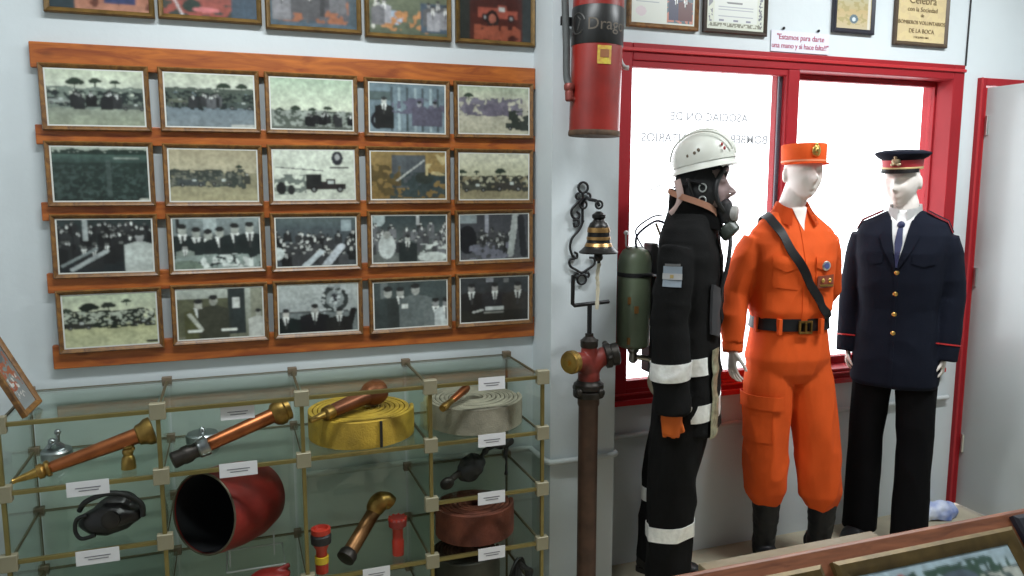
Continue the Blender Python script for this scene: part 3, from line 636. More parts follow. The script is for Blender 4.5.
# ------------------------------------------------------------ standpipe with two outlets and its key
r = thing('fire_standpipe', 'rusty brown fire standpipe with red twin outlet head standing before the white pillar', 'standpipe', (1.20, 2.51, 0))
M_rust = mat('pipe_brown', (.07, .035, .022), .55, var=.4, vscale=12, metal=.2)
M_hyd = mat('hydrant_red', (.15, .018, .012), .45, var=.45, vscale=18)
M_dkm = mat('dark_metal', (.03, .026, .022), .45, metal=.6, var=.4, vscale=20)
bm = bmesh.new(); lathe(bm, [(.036, 0), (.036, .80), (.040, .81), (.040, .835)], seg=30); lathe(bm, [(.07, 0), (.07, .012), (.04, .016)], seg=30); obj('pipe', bm, M_rust, r)
bm = bmesh.new(); lathe(bm, [(.040, .835), (.055, .838), (.057, .845), (.057, .858), (.048, .863), (.055, .868), (.055, .885), (.045, .892), (.042, .90)], seg=30)
for k in range(4):
    a = k * pi / 2 + .5; ball(bm, (.056 * cos(a), .056 * sin(a), .862), (.014, .014, .016), 2)
obj('flange_coupling', bm, M_dkm, r)
bm = bmesh.new()
lathe(bm, [(.040, .89), (.040, .92), (.034, .94)], seg=26)
tube(bm, smooth_path([(0, 0, .90), (-.005, -.004, .935), (-.03, -.012, .968), (-.075, -.03, .978)], 5), [.036] * 4 + [.034] * 12, 20)
tube(bm, smooth_path([(0, 0, .90), (.006, 0, .935), (.03, .0, .968), (.07, .004, .985)], 5), [.036] * 4 + [.034] * 12, 20)
tube(bm, [(0, 0, .93), (0, 0, 1.03)], [.034, .028], 20); h = fuse(bm, .004, 2); obj('twin_outlet_head', h, M_hyd, r, 180)
ax = V((-.9, -.42, .02))
bm = bmesh.new(); lathe(bm, [(.034, 0), (.042, .003), (.042, .02), (.038, .022), (.038, .03), (.018, .032)], V((-.072, -.029, .978)), ax, 28); tube(bm, [V((-.072, -.029, .978)) + ax * .028, V((-.072, -.029, .978)) + ax * .042], .010, 6); obj('brass_cap', bm, M_brass, r, 35)
ax = V((.93, -.25, .16))
bm = bmesh.new(); lathe(bm, [(.034, 0), (.046, .004), (.046, .022), (.040, .026), (.042, .05), (.036, .054), (.02, .055)], V((.062, .002, .982)), ax, 28)
for k in range(3):
    a = k * 2 * pi / 3; u, w_, q = basis(ax); ball(bm, V((.062, .002, .982)) + q * .014 + (u * cos(a) + w_ * sin(a)) * .046, .011, 2)
obj('dark_outlet_coupling', bm, M_dkm, r, 35)
bm = bmesh.new(); lathe(bm, [(.030, 1.02), (.032, 1.024), (.032, 1.045), (.026, 1.05), (.015, 1.06), (.015, 1.07)], seg=24); tube(bm, [(-.035, -.01, 1.045), (.03, -.01, 1.045)], .004); obj('stem_collar', bm, M_dkm, r)
r = thing('hydrant_key', 'black iron crank key standing upright on top of the rusty standpipe', 'key', (1.20, 2.51, 1.07))
bm = bmesh.new(); tube(bm, [(0, 0, -.005), (0, 0, .11)], .0085, 10); obj('shaft', bm, M_iron, r)
bm = bmesh.new(); tube(bm, [(-.068, -.004, .215), (-.069, -.004, .112), (-.062, -.004, .106), (.078, .004, .112)], .0075, 8); obj('crank_handle', bm, M_iron, r, 60)

# ------------------------------------------------------------ glass display case
CX = (-.62, -.222, .18, .582, .974); Y0, Y1 = 2.40, 2.768; CZ = (.955, .76, .56, .362, .165)
cs = thing('display_case', 'low glass display case with brass rods and square beige connectors below the pine rack', 'display case', (0.18, 2.59, 0))
def cl(a, b): return ((a[0] - .18, a[1] - 2.59, a[2]), (b[0] - .18, b[1] - 2.59, b[2]))
def rod(p, q, name='rod'):
    t = .012 if (p[1] == q[1] == Y0) else .008; a = [min(p[i], q[i]) - (t / 2 if p[i] == q[i] else 0) for i in range(3)]; b = [max(p[i], q[i]) + (t / 2 if p[i] == q[i] else 0) for i in range(3)]
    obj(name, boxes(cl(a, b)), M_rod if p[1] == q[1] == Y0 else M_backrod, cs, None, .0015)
def has(c, lv):      # is there a shelf under the column bay c at level lv
    if c in (1, 2) and lv == 2: return False
    return True
for lv, z in enumerate(CZ):
    for c in range(4):
        if has(c, lv):
            rod((CX[c], Y0, z), (CX[c + 1], Y0, z)); rod((CX[c], Y1, z), (CX[c + 1], Y1, z))
            obj('glass_shelf' if lv else 'glass_top', boxes(cl((CX[c] + .008, Y0 + .006, z - .003), (CX[c + 1] - .008, Y1 - .006, z + .003))), M_glass, cs, None)
    for c in range(5):
        l = c - 1 >= 0 and has(c - 1, lv); rr = c < 4 and has(c, lv)
        if l or rr: rod((CX[c], Y0, z), (CX[c], Y1, z))
for c in range(5):
    for y in ((Y0, Y1) if c in (0, 4) else (Y0,)): rod((CX[c], y, .0), (CX[c], y, CZ[0]), 'post')
    for a, b in ((.165, .362), (.362, .56), (.56, .76), (.76, .955)):
        obj('side_glass', boxes(cl((CX[c] - .0025, Y0 + .008, a + .008), (CX[c] + .0025, Y1 - .008, b - .008))), M_glass, cs, None)
for c in range(4):
    obj('back_glass', boxes(cl((CX[c] + .008, Y1 - .0025, .172), (CX[c + 1] - .008, Y1 + .0025, .947))), M_glass, cs, None)
cm = None
for lv, z in enumerate(CZ):
    for c in range(5):
        l = c - 1 >= 0 and has(c - 1, lv); rr = c < 4 and has(c, lv)
        if not (l or rr): continue
        for y in (Y0, Y1):
            if cm is None:
                o = obj('connector', boxes(((-.022, -.012, -.024), (.022, .012, .024))), M_clip, cs, None, .002); cm = o.data
            else:
                o = bpy.data.objects.new('connector', cm); link(o, cs); md = o.modifiers.new('b', 'BEVEL'); md.width = .002
            o.location = (CX[c] - .18, y - 2.59, z)
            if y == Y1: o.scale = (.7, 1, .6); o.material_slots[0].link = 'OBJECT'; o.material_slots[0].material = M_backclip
# cards
def card(px, y, z, w, label):
    o = obj('caption_card', boxes(((-w / 2, -.0012, -.0215), (w / 2, .0, .0215))), M_card, None, None)
    o.location = (px, y, z); r_ = o
    bm = boxes(((-w * .30, -.002, .001), (w * .30, -.0012, .003)), ((-w * .22, -.002, -.007), (w * .25, -.0012, -.005)))
    obj('printed_lines', bm, M_ink, o, None); tag(o, label, 'card', 'caption cards on the glass case')
yc = Y0 - .007
card(-.412, yc, .752, .108, 'white caption card below the long brass nozzle in the left bay')
card(-.400, yc, .546, .112, 'white caption card below the black mask')
card(-.010, yc, .756, .108, 'white caption card above the red cone shaped bucket')
card(.790, yc, .950, .092, 'white caption card above the pale grey coiled hose')
card(.790, yc, .756, .096, 'white caption card between the grey hose and the black leather straps')
card(.788, yc, .555, .096, 'white caption card above the reddish brown coiled hose')
card(.788, yc, .357, .096, 'white caption card below the reddish brown coiled hose')
card(.395, yc, .352, .088, 'white caption card under the shelf with the small red nozzles')
card(-.005, yc + .014, .928, .096, 'white caption card above the copper nozzle, second bay from the left')

def pt(a, b, t): return V(a) + (V(b) - V(a)) * t
# 1 brass and copper nozzle, left bay
def nozzle(name, label, a, b, segs, parts_extra=None, group=None, cat='nozzle'):
    a, b = V(a), V(b); L = (b - a).length; ax = (b - a).normalized()
    r_ = thing(name, label, cat, a, 0, group)
    for nm, m, prof in segs:
        bm = bmesh.new(); lathe(bm, [(rr, h * L) for rr, h in prof], (0, 0, 0), ax, 28); obj(nm, bm, m, r_, 35)
    return r_, ax, L
a, b = (-.604, 2.43, .782), (-.245, 2.50, .872)
r, ax, L = nozzle('brass_nozzle', 'long brass and copper nozzle propped on its brass stub in the left glass bay', a, b, [
    ('tip', M_brass, [(.006, 0), (.009, .005), (.007, .02), (.014, .15), (.014, .17)]),
    ('collar', M_oldbrass, [(.012, .165), (.021, .17), (.022, .20), (.018, .215), (.024, .23), (.024, .25), (.017, .26)]),
    ('barrel', M_copper, [(.015, .25), (.0165, .26), (.024, .86), (.026, .90)]),
    ('flared_end', M_oldbrass, [(.025, .87), (.030, .88), (.034, .92), (.041, .95), (.042, .99), (.034, 1.0), (.01, 1.0)])])
q = ax * L * .80
bm = bmesh.new(); lathe(bm, [(.017, 0), (.019, -.010), (.012, -.016), (.016, -.022), (.016, -.028), (.013, -.036), (.018, -.044), (.020, -.06), (.021, -.077)], q + V((0, 0, -.012)), (0, 0, 1), 22); ball(bm, q + V((0.014, 0, -.03)), .007, 2)
obj('valve_stub', bm, M_brass, r)
# silver cap
def capthing(x, y, z, rad, label, arms=True):
    r_ = thing('coupling_cap', label, 'cap', (x, y, z))
    bm = bmesh.new(); lathe(bm, [(rad, 0), (rad * 1.02, .006), (rad * 1.02, .026), (rad * .92, .032), (rad * .4, .036), (rad * .2, .036)], seg=30); obj('cap_body', bm, mat('nickel', (.35, .37, .38), .3, metal=1, var=.3), r_)
    bm = bmesh.new()
    if arms:
        tube(bm, smooth_path([(-rad * .6, 0, .034), (-rad * .2, 0, .055), (rad * .1, 0, .05), (rad * .5, 0, .036)]), .007, 8); tube(bm, [(rad * .1, 0, .04), (rad * .15, 0, .08)], .006, 8); ball(bm, (rad * .15, 0, .084), .010, 2); ball(bm, (-rad * .25, 0, .055), .012, 2)
    else: lathe(bm, [(.012, .034), (.010, .044), (.004, .05)], seg=16)
    obj('clamp' if arms else 'centre_knob', bm, mat('nickel', None), r_)
    return r_
capthing(-.535, 2.655, .764, .043, 'small nickel coupling cap with an upright clamp behind the long brass nozzle')
capthing(-.118, 2.675, .764, .050, 'round grey coupling cap with a centre knob behind the copper nozzle', False)
# 2 copper nozzle second bay
a, b = (-.188, 2.435, .792), (.142, 2.53, .888)
r, ax, L = nozzle('copper_nozzle', 'copper nozzle with a dark coupling end in the second glass bay', a, b, [
    ('dark_coupling', M_dkm, [(.018, -.02), (.024, -.015), (.026, .0), (.024, .06), (.027, .08), (.027, .12), (.022, .16), (.024, .2)]),
    ('nickel_ring', mat('nickel', None), [(.024, .19), (.028, .20), (.028, .24), (.03, .25), (.03, .28), (.02, .29)]),
    ('barrel', M_copper, [(.019, .27), (.021, .30), (.024, .87), (.024, .9)]),
    ('flared_end', M_oldbrass, [(.025, .86), (.034, .88), (.041, .92), (.041, .96), (.035, .98), (.035, 1.02), (.02, 1.03)])])
# hoses
def coil(name, label, x, y, z, r0, r1, hgt, m, group=None, turns=9, marks=None, squash=1.0, tailed=True):
    r_ = thing(name, label, 'hose', (x, y, z), 0, group)
    bm = bmesh.new(); n = turns * 40; th = (r1 - r0) / turns
    inner, outer = [], []
    for i in range(n + 1):
        a = 2 * pi * i / 40; rr = r0 + (r1 - r0) * i / n
        wob = 1 + .012 * sin(a * 3 + 1) + .006 * noise.noise(V((cos(a) * 2, sin(a) * 2, i / 60)))
        inner.append((rr * wob, a)); outer.append(((rr + th * .80) * wob, a))
    rings = []
    for (ri, a), (ro, _) in zip(inner, outer):
        dz = .003 * noise.noise(V((ri * 60, a * .3, 5))); c, s = cos(a), sin(a) * squash; mid = (ri + ro) / 2
        rings.append([V((ri * c, ri * s, .002)), V((ro * c, ro * s, .002)), V(((ro + .0006) * c, (ro + .0006) * s, hgt * .5 + dz)), V((ro * c, ro * s, hgt - .003 + dz)), V((mid * c, mid * s, hgt + dz)), V((ri * c, ri * s, hgt - .003 + dz))])
    loft(bm, rings); obj('coiled_hose', bm, m, r_, 50)
    for a, wd in (marks or []):
        bm = bmesh.new(); R_ = r1 + th * .8 + .0012
        for k in (0,):
            box(bm, (R_ * cos(a) - wd, R_ * sin(a) * squash - .004, .004), (R_ * cos(a) + wd, R_ * sin(a) * squash + .004, hgt - .003))
        obj('dark_strap', bm, M_blackrub, r_, None)
    return r_
M_yel = mat('yellow_hose', (.42, .27, .03), .6, var=.3, vscale=14, bump=.5, bscale=160)
coil('yellow_hose', 'yellow flat fire hose coiled flat with a black strap in the third glass bay', .384, 2.586, .764, .02, .168, .092, M_yel, marks=[(-1.35, .004)], squash=.98)
M_grh = mat('grey_hose', (.26, .24, .18), .75, var=.2, vscale=20, bump=.5, bscale=200)
coil('grey_hose', 'pale grey canvas hose coiled flat on the upper shelf of the right bay', .786, 2.59, .764, .02, .162, .092, M_grh)
M_rdh = mat('rust_hose', (.13, .032, .016), .8, var=.35, vscale=18, bump=.5, bscale=160)
coil('brown_hose', 'reddish brown canvas hose coiled flat on the third shelf of the right bay', .775, 2.56, .366, .02, .134, .110, M_rdh, turns=7, squash=.9)
coil('dark_hose', 'dark olive hose coil low in the right bay below the reddish hose', .745, 2.57, .169, .02, .115, .13, mat('olive_hose', (.035, .033, .022), .8, var=.4), turns=7)
# black strap bundle beside the dark coil
bm = bmesh.new()
for k in range(5):
    tube(bm, smooth_path([(-.03 + .015 * k, -.03, .004), (0 + .01 * k, -.02 + .01 * k, .09 + .01 * (k % 2)), (.04, 0, .11 - .01 * k), (.06 + .006 * k, .01, .05), (.065, .0, .004)]), .006, 8, flat=.5)
o = obj('leather_strap', bm, M_blackrub); o.location = (.885, 2.47, .172); tag(o, 'tangle of black straps right of the dark olive hose coil', 'strap')
# nozzle on the yellow hose
a, b = (.205, 2.430, .872), (.462, 2.60, .908)
r, ax, L = nozzle('dark_copper_nozzle', 'brown copper nozzle lying across the yellow coiled hose', a, b, [
    ('tip', M_brass, [(.006, 0), (.009, .01), (.010, .12), (.013, .2)]),
    ('collar', M_oldbrass, [(.013, .18), (.022, .20), (.024, .27), (.02, .30)]),
    ('barrel', mat('dull_copper', (.20, .07, .035), .4, metal=.7, var=.3), [(.02, .28), (.022, .32), (.026, .70), (.03, .78)]),
    ('flared_end', mat('dull_copper', None), [(.03, .76), (.040, .82), (.044, .92), (.038, .98), (.02, 1.0)])])
# small nozzle on the grey hose
nozzle('small_brass_nozzle', 'small copper and brass branch lying on the front of the pale grey hose', (.645, 2.455, .868), (.755, 2.56, .898), [
    ('tip', M_oldbrass, [(.012, -.1), (.014, 0), (.012, .1), (.010, .35)]), ('barrel', M_copper, [(.010, .3), (.012, .35), (.015, .9), (.012, 1.0)])])
# black mask
r = thing('smoke_mask', 'black rubber and leather mask lying on the second shelf of the left glass bay', 'mask', (-.375, 2.50, .564), radians(-10))
bm = bmesh.new(); rings = []; ball(bm, (.012, .0, .066), (.062, .05, .056), 3); ball(bm, (.03, .01, .085), (.045, .04, .04), 3)
for t in np.linspace(0, 1, 14):
    f = sin(pi * (.08 + .84 * t)) ** .8
    rings.append([V((x, y * 1.0 - .01, z)) for x, y, z in [((-.085 + .17 * t), .055 * f * cos(a), .055 + .048 * f * sin(a) + .018 * (t - .5)) for a in np.linspace(0, 2 * pi, 24, endpoint=False)]])
loft(bm, rings); ball(bm, (.02, -.045, .06), (.035, .02, .03), 2); mk = fuse(bm, .005, 2); wrinkle(mk, .007, (14, 14, 14), 2); obj('hood', mk, mat('mask_leather', (.014, .012, .013), .4, bump=.4, bscale=40), r, 180)
bm = bmesh.new(); tube(bm, smooth_path([(-.075, -.03, .09), (-.05, -.045, .122), (.01, -.05, .145), (.06, -.045, .135), (.095, -.03, .10), (.098, -.03, .06)]), .008, 10); obj('rim_strap', bm, M_blackrub, r)
bm = bmesh.new(); tube(bm, smooth_path([(-.05, -.045, .08), (-.078, -.045, .07), (-.085, -.045, .035), (-.068, -.05, .012), (-.03, -.05, .02)]), .006, 8); obj('handle_strap', bm, M_blackrub, r)
bm = bmesh.new(); lathe(bm, [(.022, 0), (.026, .003), (.026, .012), (.02, .015)], (.02, -.058, .068), (0, -1, .15), 24); obj('filter_port', bm, M_dkm, r)
# red cone bucket
a = V((-.155, 2.50, .62)); r = thing('fire_bucket', 'large red rounded fire bucket on its side, dark mouth to the left', 'bucket', (.0, 2.588, .364))
ax = V((.66, .70, -.12)).normalized(); o0 = V((-.118, -.085, .222))
bm = bmesh.new(); pr_ = [(.115, .0), (.118, .03), (.120, .10), (.114, .17), (.095, .23), (.060, .27), (.02, .29)]
pr_ = [(a_ * 1.12, b_ * 1.10) for a_, b_ in pr_]; lathe(bm, pr_ + [(.001, .320)] + [(.01, .305), (.058, .28), (.099, .24), (.121, .18), (.127, .10), (.125, .03), (.122, .0)], o0, ax, 44, caps=False)
obj('bucket_shell', bm, mat('bucket_red', (.20, .012, .008), .5, var=.3, vscale=9), r, 40, recalc=False)
bm = bmesh.new(); lathe(bm, [(.121, .004), (.124, .10), (.118, .175), (.095, .235), (.055, .27), (.001, .29)], o0, ax, 44, caps=False); obj('dark_lining', bm, mat('lining_black', (.006, .006, .009), .7), r, 40)  # near-black surface over the whole inside of the bucket
bm = bmesh.new(); u, w_, q_ = basis(ax); tube(bm, [o0 + (u * cos(t) + w_ * sin(t)) * .126 for t in np.linspace(0, 2 * pi, 40)], .0035, 8); obj('rim', bm, mat('worn_rim', (.12, .10, .07), .5, metal=.6), r)
# something supports the bucket: wire stand
bm = bmesh.new(); tube(bm, [(-.06, -.06, .005), (-.06, .10, .005), (.12, .10, .005), (.12, -.06, .005), (-.06, -.06, .005)], .003, 6); tube(bm, [(-.05, -.02, .005), (-.05, -.02, .092)], .003, 6); tube(bm, [(.09, .02, .005), (.09, .02, .09)], .003, 6)
obj('wire_stand', bm, M_pipe, r)
# red thing on the shelf beneath the bucket
r = thing('red_valve', 'red cast valve part seen low beneath the large red bucket', 'valve', (.07, 2.452, .366))
bm = bmesh.new(); rings = [ering(0, 0, z, rx, ry, 2.2, 20) for z, rx, ry in ((0, .06, .04), (.012, .062, .042), (.02, .05, .035), (.026, .02, .015))]; loft(bm, rings); tube(bm, [(.0, 0, .015), (.06, 0, .035)], .008, 10)
obj('cast_body', fuse(bm, .004, 1), mat('bucket_red', None), r, 180)
# red / yellow / black nozzle
M_r2 = mat('bright_red', (.40, .03, .015), .35)
r = thing('red_yellow_nozzle', 'red hose nozzle with black rim and yellow band, left in the third bay', 'nozzle', (.228, 2.438, .366))
for nm, m, prof in (('body', M_r2, [(.020, 0), (.021, .03), (.018, .034), (.017, .075), (.024, .09), (.028, .10)]), ('yellow_band', mat('band_yellow', (.55, .38, .02), .4), [(.0205, .032), (.0225, .033), (.0225, .055), (.0205, .056)]), ('black_bumper', M_blackrub, [(.026, .098), (.032, .10), (.033, .125), (.028, .132)]), ('red_mouth', M_r2, [(.028, .13), (.031, .133), (.031, .148), (.024, .150), (.02, .14)])):
    bm = bmesh.new(); lathe(bm, prof, seg=28); obj(nm, bm, m, r, 35)
r = thing('red_nozzle', 'small all red hose nozzle standing right of the dark curved brass branch', 'nozzle', (.483, 2.475, .366))
for nm, m, prof in (('body', M_r2, [(.019, 0), (.020, .05), (.017, .055), (.018, .09), (.024, .10)]), ('toothed_mouth', mat('dull_red', (.22, .02, .015), .45), [(.024, .098), (.030, .102), (.031, .125), (.027, .13), (.018, .128)])):
    bm = bmesh.new(); lathe(bm, prof, seg=28); obj(nm, bm, m, r, 35)
for k in range(10):
    a = 2 * pi * k / 10; bm = bmesh.new(); box(bm, (-.003, -.003, 0), (.003, .003, .008), Matrix.Translation((.0285 * cos(a), .0285 * sin(a), .124)) @ Matrix.Rotation(a, 4, 'Z')); obj('tooth', bm, M_r2, r, None)
# large old brass branch with hooked end
r = thing('curved_branch_pipe', 'old brass branch pipe with a thick bent end leaning in the third bay', 'nozzle', (.31, 2.47, .372))
bm = bmesh.new(); tube(bm, [(-.005, -.03, .026), (.012, -.01, .038), (.095, .06, .118), (.112, .075, .134)], [.026, .025, .024, .025], 22); obj('barrel', bm, mat('brown_brass', (.18, .09, .035), .4, metal=.8, var=.4), r)
bm = bmesh.new(); lathe(bm, [(.022, -.002), (.031, .0), (.032, .02), (.026, .03)], (-.008, -.033, .026), (.3, .3, .2), 24); obj('dark_mouth', bm, M_dkm, r)
bm = bmesh.new(); tube(bm, smooth_path([(.10, .065, .124), (.122, .08, .150), (.148, .085, .158), (.168, .085, .142)], 5), [.022, .026, .03, .032, .033, .034, .034, .034, .033, .03, .028, .028, .027, .026, .026, .025], 22); obj('bent_end', bm, M_oldbrass, r)
# black strap and ball bundle
r = thing('leather_harness', 'black leather pouch with straps lying on the second shelf of the right bay', 'harness', (.755, 2.55, .564))
bm = bmesh.new(); ball(bm, (0, -.03, .06), (.052, .035, .04), 3, Matrix.Rotation(-.6, 3, 'Y')); ball(bm, (-.01, -.03, .04), (.045, .03, .03), 3); h = fuse(bm, .004, 1); wrinkle(h, .012, (20, 20, 20), 4); obj('pouch', h, M_blackrub, r, 180)
bm = bmesh.new(); ball(bm, (-.098, -.07, .026), (.026, .02, .022), 3, Matrix.Rotation(-.4, 3, 'Y')); tube(bm, [(-.08, -.06, .035), (-.04, -.04, .05)], .012, 10); h = fuse(bm, .004, 2); obj('knob_end', h, M_dkm, r, 180)
bm = bmesh.new(); tube(bm, smooth_path([(.035, -.02, .08), (.07, 0, .105), (.10, .0, .115)]), .009, 10); ball(bm, (.06, -.006, .1), .013, 2); h = fuse(bm, .004, 1); obj('strap', h, M_blackrub, r, 180)
bm = bmesh.new(); ball(bm, (.12, 0.005, .122), (.048, .03, .020), 3, Matrix.Rotation(-.1, 3, 'Y')); tube(bm, [(.14, .0, .004), (.14, .0, .115)], .005, 8); h = fuse(bm, .004, 1); wrinkle(h, .01, (22, 22, 22), 8); obj('folded_end', h, M_blackrub, r, 180)
# ribbed metal heater low at left
r = thing('ribbed_box', 'grey upright ribbed metal box on the low shelf of the left bay', 'box', (-.42, 2.56, .169))
M_rib = mat('rib_grey', (.13, .13, .11), .5, metal=.4, var=.3)
obj('case_body', boxes(((-.16, -.06, 0), (.17, .08, .14))), M_rib, r, None, .004)
for k in range(17): x = -.15 + k * .019; obj('rib', boxes(((x, -.085, .005), (x + .008, -.06, .146))), M_rib, r, None, .002)
bm = bmesh.new(); tube(bm, smooth_path([(.02, -.05, .15), (.06, -.04, .175), (.14, -.02, .18), (.17, 0, .155)]), .008, 8); obj('handle', bm, M_blackrub, r)
bm = bmesh.new(); ball(bm, (0, 0, .012), (.022, .016, .012), 2); tube(bm, [(-.01, 0, .0), (.02, 0, .02)], .006, 6)
o = obj('red_whistle', fuse(bm, .003, 1), M_r2, None, 180); o.location = (-.40, 2.52, .316); tag(o, 'small dull red fitting on top of the ribbed metal box', 'fitting')

# leaning picture at the left end of the case top
r = thing('desk_picture', 'small brown framed picture tilted on the left end of the glass case top', 'picture', (-.562, 2.50, .96))
p = P(40, 72, (.16, .20, .22), 90); p.grad(0, 1, (.10, .12, .13), (.22, .25, .25)).speck(.1, .3, .9, .75, (.30, .08, .04), .45, 10).speck(.2, .6, .8, .85, (.5, .5, .48), .55, 12).ell(.5, .25, .3, .15, (.10, .12, .13))
fr = bpy.data.objects.new('picture_body', None)
FW, FH = .135, .27
Mx = Matrix.Rotation(radians(-25), 4, 'Y') @ Matrix.Rotation(radians(85), 4, 'Z')
fb = frame_bm(FW, FH, .016, .018)
for v in fb.verts: v.co = Mx @ (v.co + V((0, 0, FH / 2)))
obj('frame_moulding', fb, M_frame, r, 20)
o = photo_obj('print', p, FW - .03, FH - .03, r, -.008, z0=FH / 2); o.matrix_local = Mx
bb = boxes(((-FW / 2 + .002, -.006, .002), (FW / 2 - .002, 0, FH - .002)))
for v in bb.verts: v.co = Mx @ v.co
obj('backing', bb, mat('backing_board', None), r, None)
bm = bmesh.new(); tube(bm, [Mx @ V((0, .0, .17)), V((-.17, .02, .002))], .004, 8); obj('easel_leg', bm, M_iron, r)
bm = bmesh.new(); tube(bm, [Mx @ V((.07, -.005, FH)), Mx @ V((.07, -.005, FH + .012))], .006, 8); obj('hanging_clip', bm, M_alu, r)

# ------------------------------------------------------------ sloped display board in the foreground
TA = radians(TILT := 50)
r = thing('sloped_display_board', 'reddish brown wooden display stand with a sloped top in the lower right foreground', 'display stand', (1.2, 1.10, 0.0))
M_tab = wood_mat('red_brown_board', (.16, .048, .02), (.34, .12, .055), knots=False, stretch=(2, 12, 12), scale=5)
M_batten = wood_mat('pale_batten', (.14, .105, .05), (.20, .15, .08), knots=False)
BZ = .957; BY = 1.060 - 1.10        # back top edge, local
Mb = Matrix.Translation((0, BY, BZ)) @ Matrix.Rotation(TA, 4, 'X')     # local: x right, -y down the slope, z out of the board
bb = boxes(((-.62, -.75, -.03), (1.1, 0, 0)))
for v in bb.verts: v.co = Mb @ v.co
obj('board_top', bb, M_tab, r, None, .006)
bb = boxes(((-.455, BY + .012, BZ - .05), (-.07, BY + .046, BZ - .014))); obj('pale_batten', bb, M_batten, r, None, .002)
bl = V((0, -.75, -.03)); lo = Mb @ bl
for x in (-.56, 1.02):
    obj('leg', boxes(((x, lo.y + .02, 0), (x + .05, lo.y + .07, lo.z + .04))), M_tab, r, None, .003)
    obj('leg', boxes(((x, BY - .06, 0), (x + .05, BY - .01, BZ - .08))), M_tab, r, None, .003)
def sloped_picture(name, label, x0, x1, y0, hgt, p, fm, t, group=None):
    w_ = x1 - x0; q = thing(name, label, 'picture', (1.2 + (x0 + x1) / 2, 0, 0), 0, group)
    c = Mb @ V((0, -y0 - hgt / 2, .001)); q.location = (1.2 + (x0 + x1) / 2, 1.10 + c.y, c.z); q.rotation_euler = (TA - pi / 2, 0, 0)
    obj('frame_moulding', frame_bm(w_, hgt, t, .013), fm, q, 20); photo_obj('print', p, w_ - 2 * t + .002, hgt - 2 * t + .002, q, -.006)
    obj('backing', boxes(((-w_ / 2 + .003, -.005, -hgt / 2 + .003), (w_ / 2 - .003, 0, hgt / 2 - .003))), mat('backing_board', None), q, None)
M_of = mat('olive_gilt', (.13, .085, .028), .4, metal=.35, var=.35, vscale=25)
p = P(140, 96, (.40, .50, .55), 95); p.grad(0, .15, (.42, .52, .58), (.45, .55, .58)).grad(.15, 1, (.16, .20, .20), (.2, .2, .17)); p.speck(.1, .06, .95, .2, (.08, .14, .11), .4, 18).tree(.80, .07, .035, (.08, .14, .12)).ell(.60, .20, .13, .10, (.14, .18, .22)).ell(.27, .10, .03, .05, (.45, .14, .1)).line(.25, .08, .32, .22, .012, (.5, .15, .12)).speck(.7, .16, 1, .3, (.5, .52, .48), .5, 20).speck(.18, .1, .45, .3, (.42, .40, .38), .55, 20).crowd(.45, .7, 20, .3, .08, .4).tone((1, 1, 1))
sloped_picture('large_framed_photograph', 'olive gilt framed colour landscape photograph lying on the sloped stand', -.228, .208, .030, .31, p, M_of, .030)
p = P(40, 60, (.12, .14, .15), 96); p.speck(0, 0, 1, 1, (.3, .3, .28), .5, 12)
sloped_picture('framed_print', 'dark framed print on the sloped stand at the right edge of the view', .224, .59, .012, .33, p, mat('black_frame', None), .03)
sloped_picture('framed_print', 'olive gilt framed print left of the landscape photograph on the sloped stand', -.60, -.253, .030, .31, p, M_of, .03)
# ------------------------------------------------------------ mannequins
def head(bm, c, h=.215, yaw=0.0, pitch=0.0):
    c = V(c); a = h / 2; n_r, n_s = 26, 40; rings = []
    Rm = Matrix.Rotation(yaw, 3, 'Z') @ Matrix.Rotation(pitch, 3, 'X')
    for i in range(n_r):
        t = -1 + 2 * (i + .5) / n_r; zc = t * a
        rad = sqrt(max(0, 1 - t * t)) ** .82
        ring = []
        for j in range(n_s):
            an = 2 * pi * j / n_s; x, y = cos(an), sin(an)
            X = x * .074 * rad; Y = y * .094 * rad
            if t < 0:
                X *= 1 - .30 * (-t) ** 1.4
                if y > 0: Y *= 1 - .62 * min(1, -t * 1.1) ** 1.2
                else: Y *= 1 - .02 * (-t)
                Y -= .006 * (-t)
            if y < 0:                       # the face
                g = lambda cx, cz, sx, sz: math.exp(-((X - cx) / sx) ** 2 - ((zc - cz) / sz) ** 2)
                d = 0
                d += .024 * g(0, -.022, .011, .016) + .012 * g(0, .0, .008, .02)
                d -= .010 * (g(.030, .006, .014, .011) + g(-.030, .006, .014, .011))
                d += .0045 * (g(.030, .005, .008, .006) + g(-.030, .005, .008, .006))
                d += .006 * (g(.028, .026, .022, .008) + g(-.028, .026, .022, .008))
                d += .007 * (g(0, -.051, .018, .005) + g(0, -.062, .015, .005)) - .004 * g(0, -.0565, .02, .002)
                d += .010 * g(0, -.086, .018, .014) + .003 * (g(.045, -.03, .018, .02) + g(-.045, -.03, .018, .02))
                Y -= d * 1.45
            ring.append(c + Rm @ V((X, Y, zc)))
        rings.append(ring)
    loft(bm, rings)
    for s in (-1, 1): ball(bm, c + Rm @ V((s * .075, .012, -.008)), (.010, .017, .030), 2, Rm @ Matrix.Rotation(s * .25, 3, 'Z'))
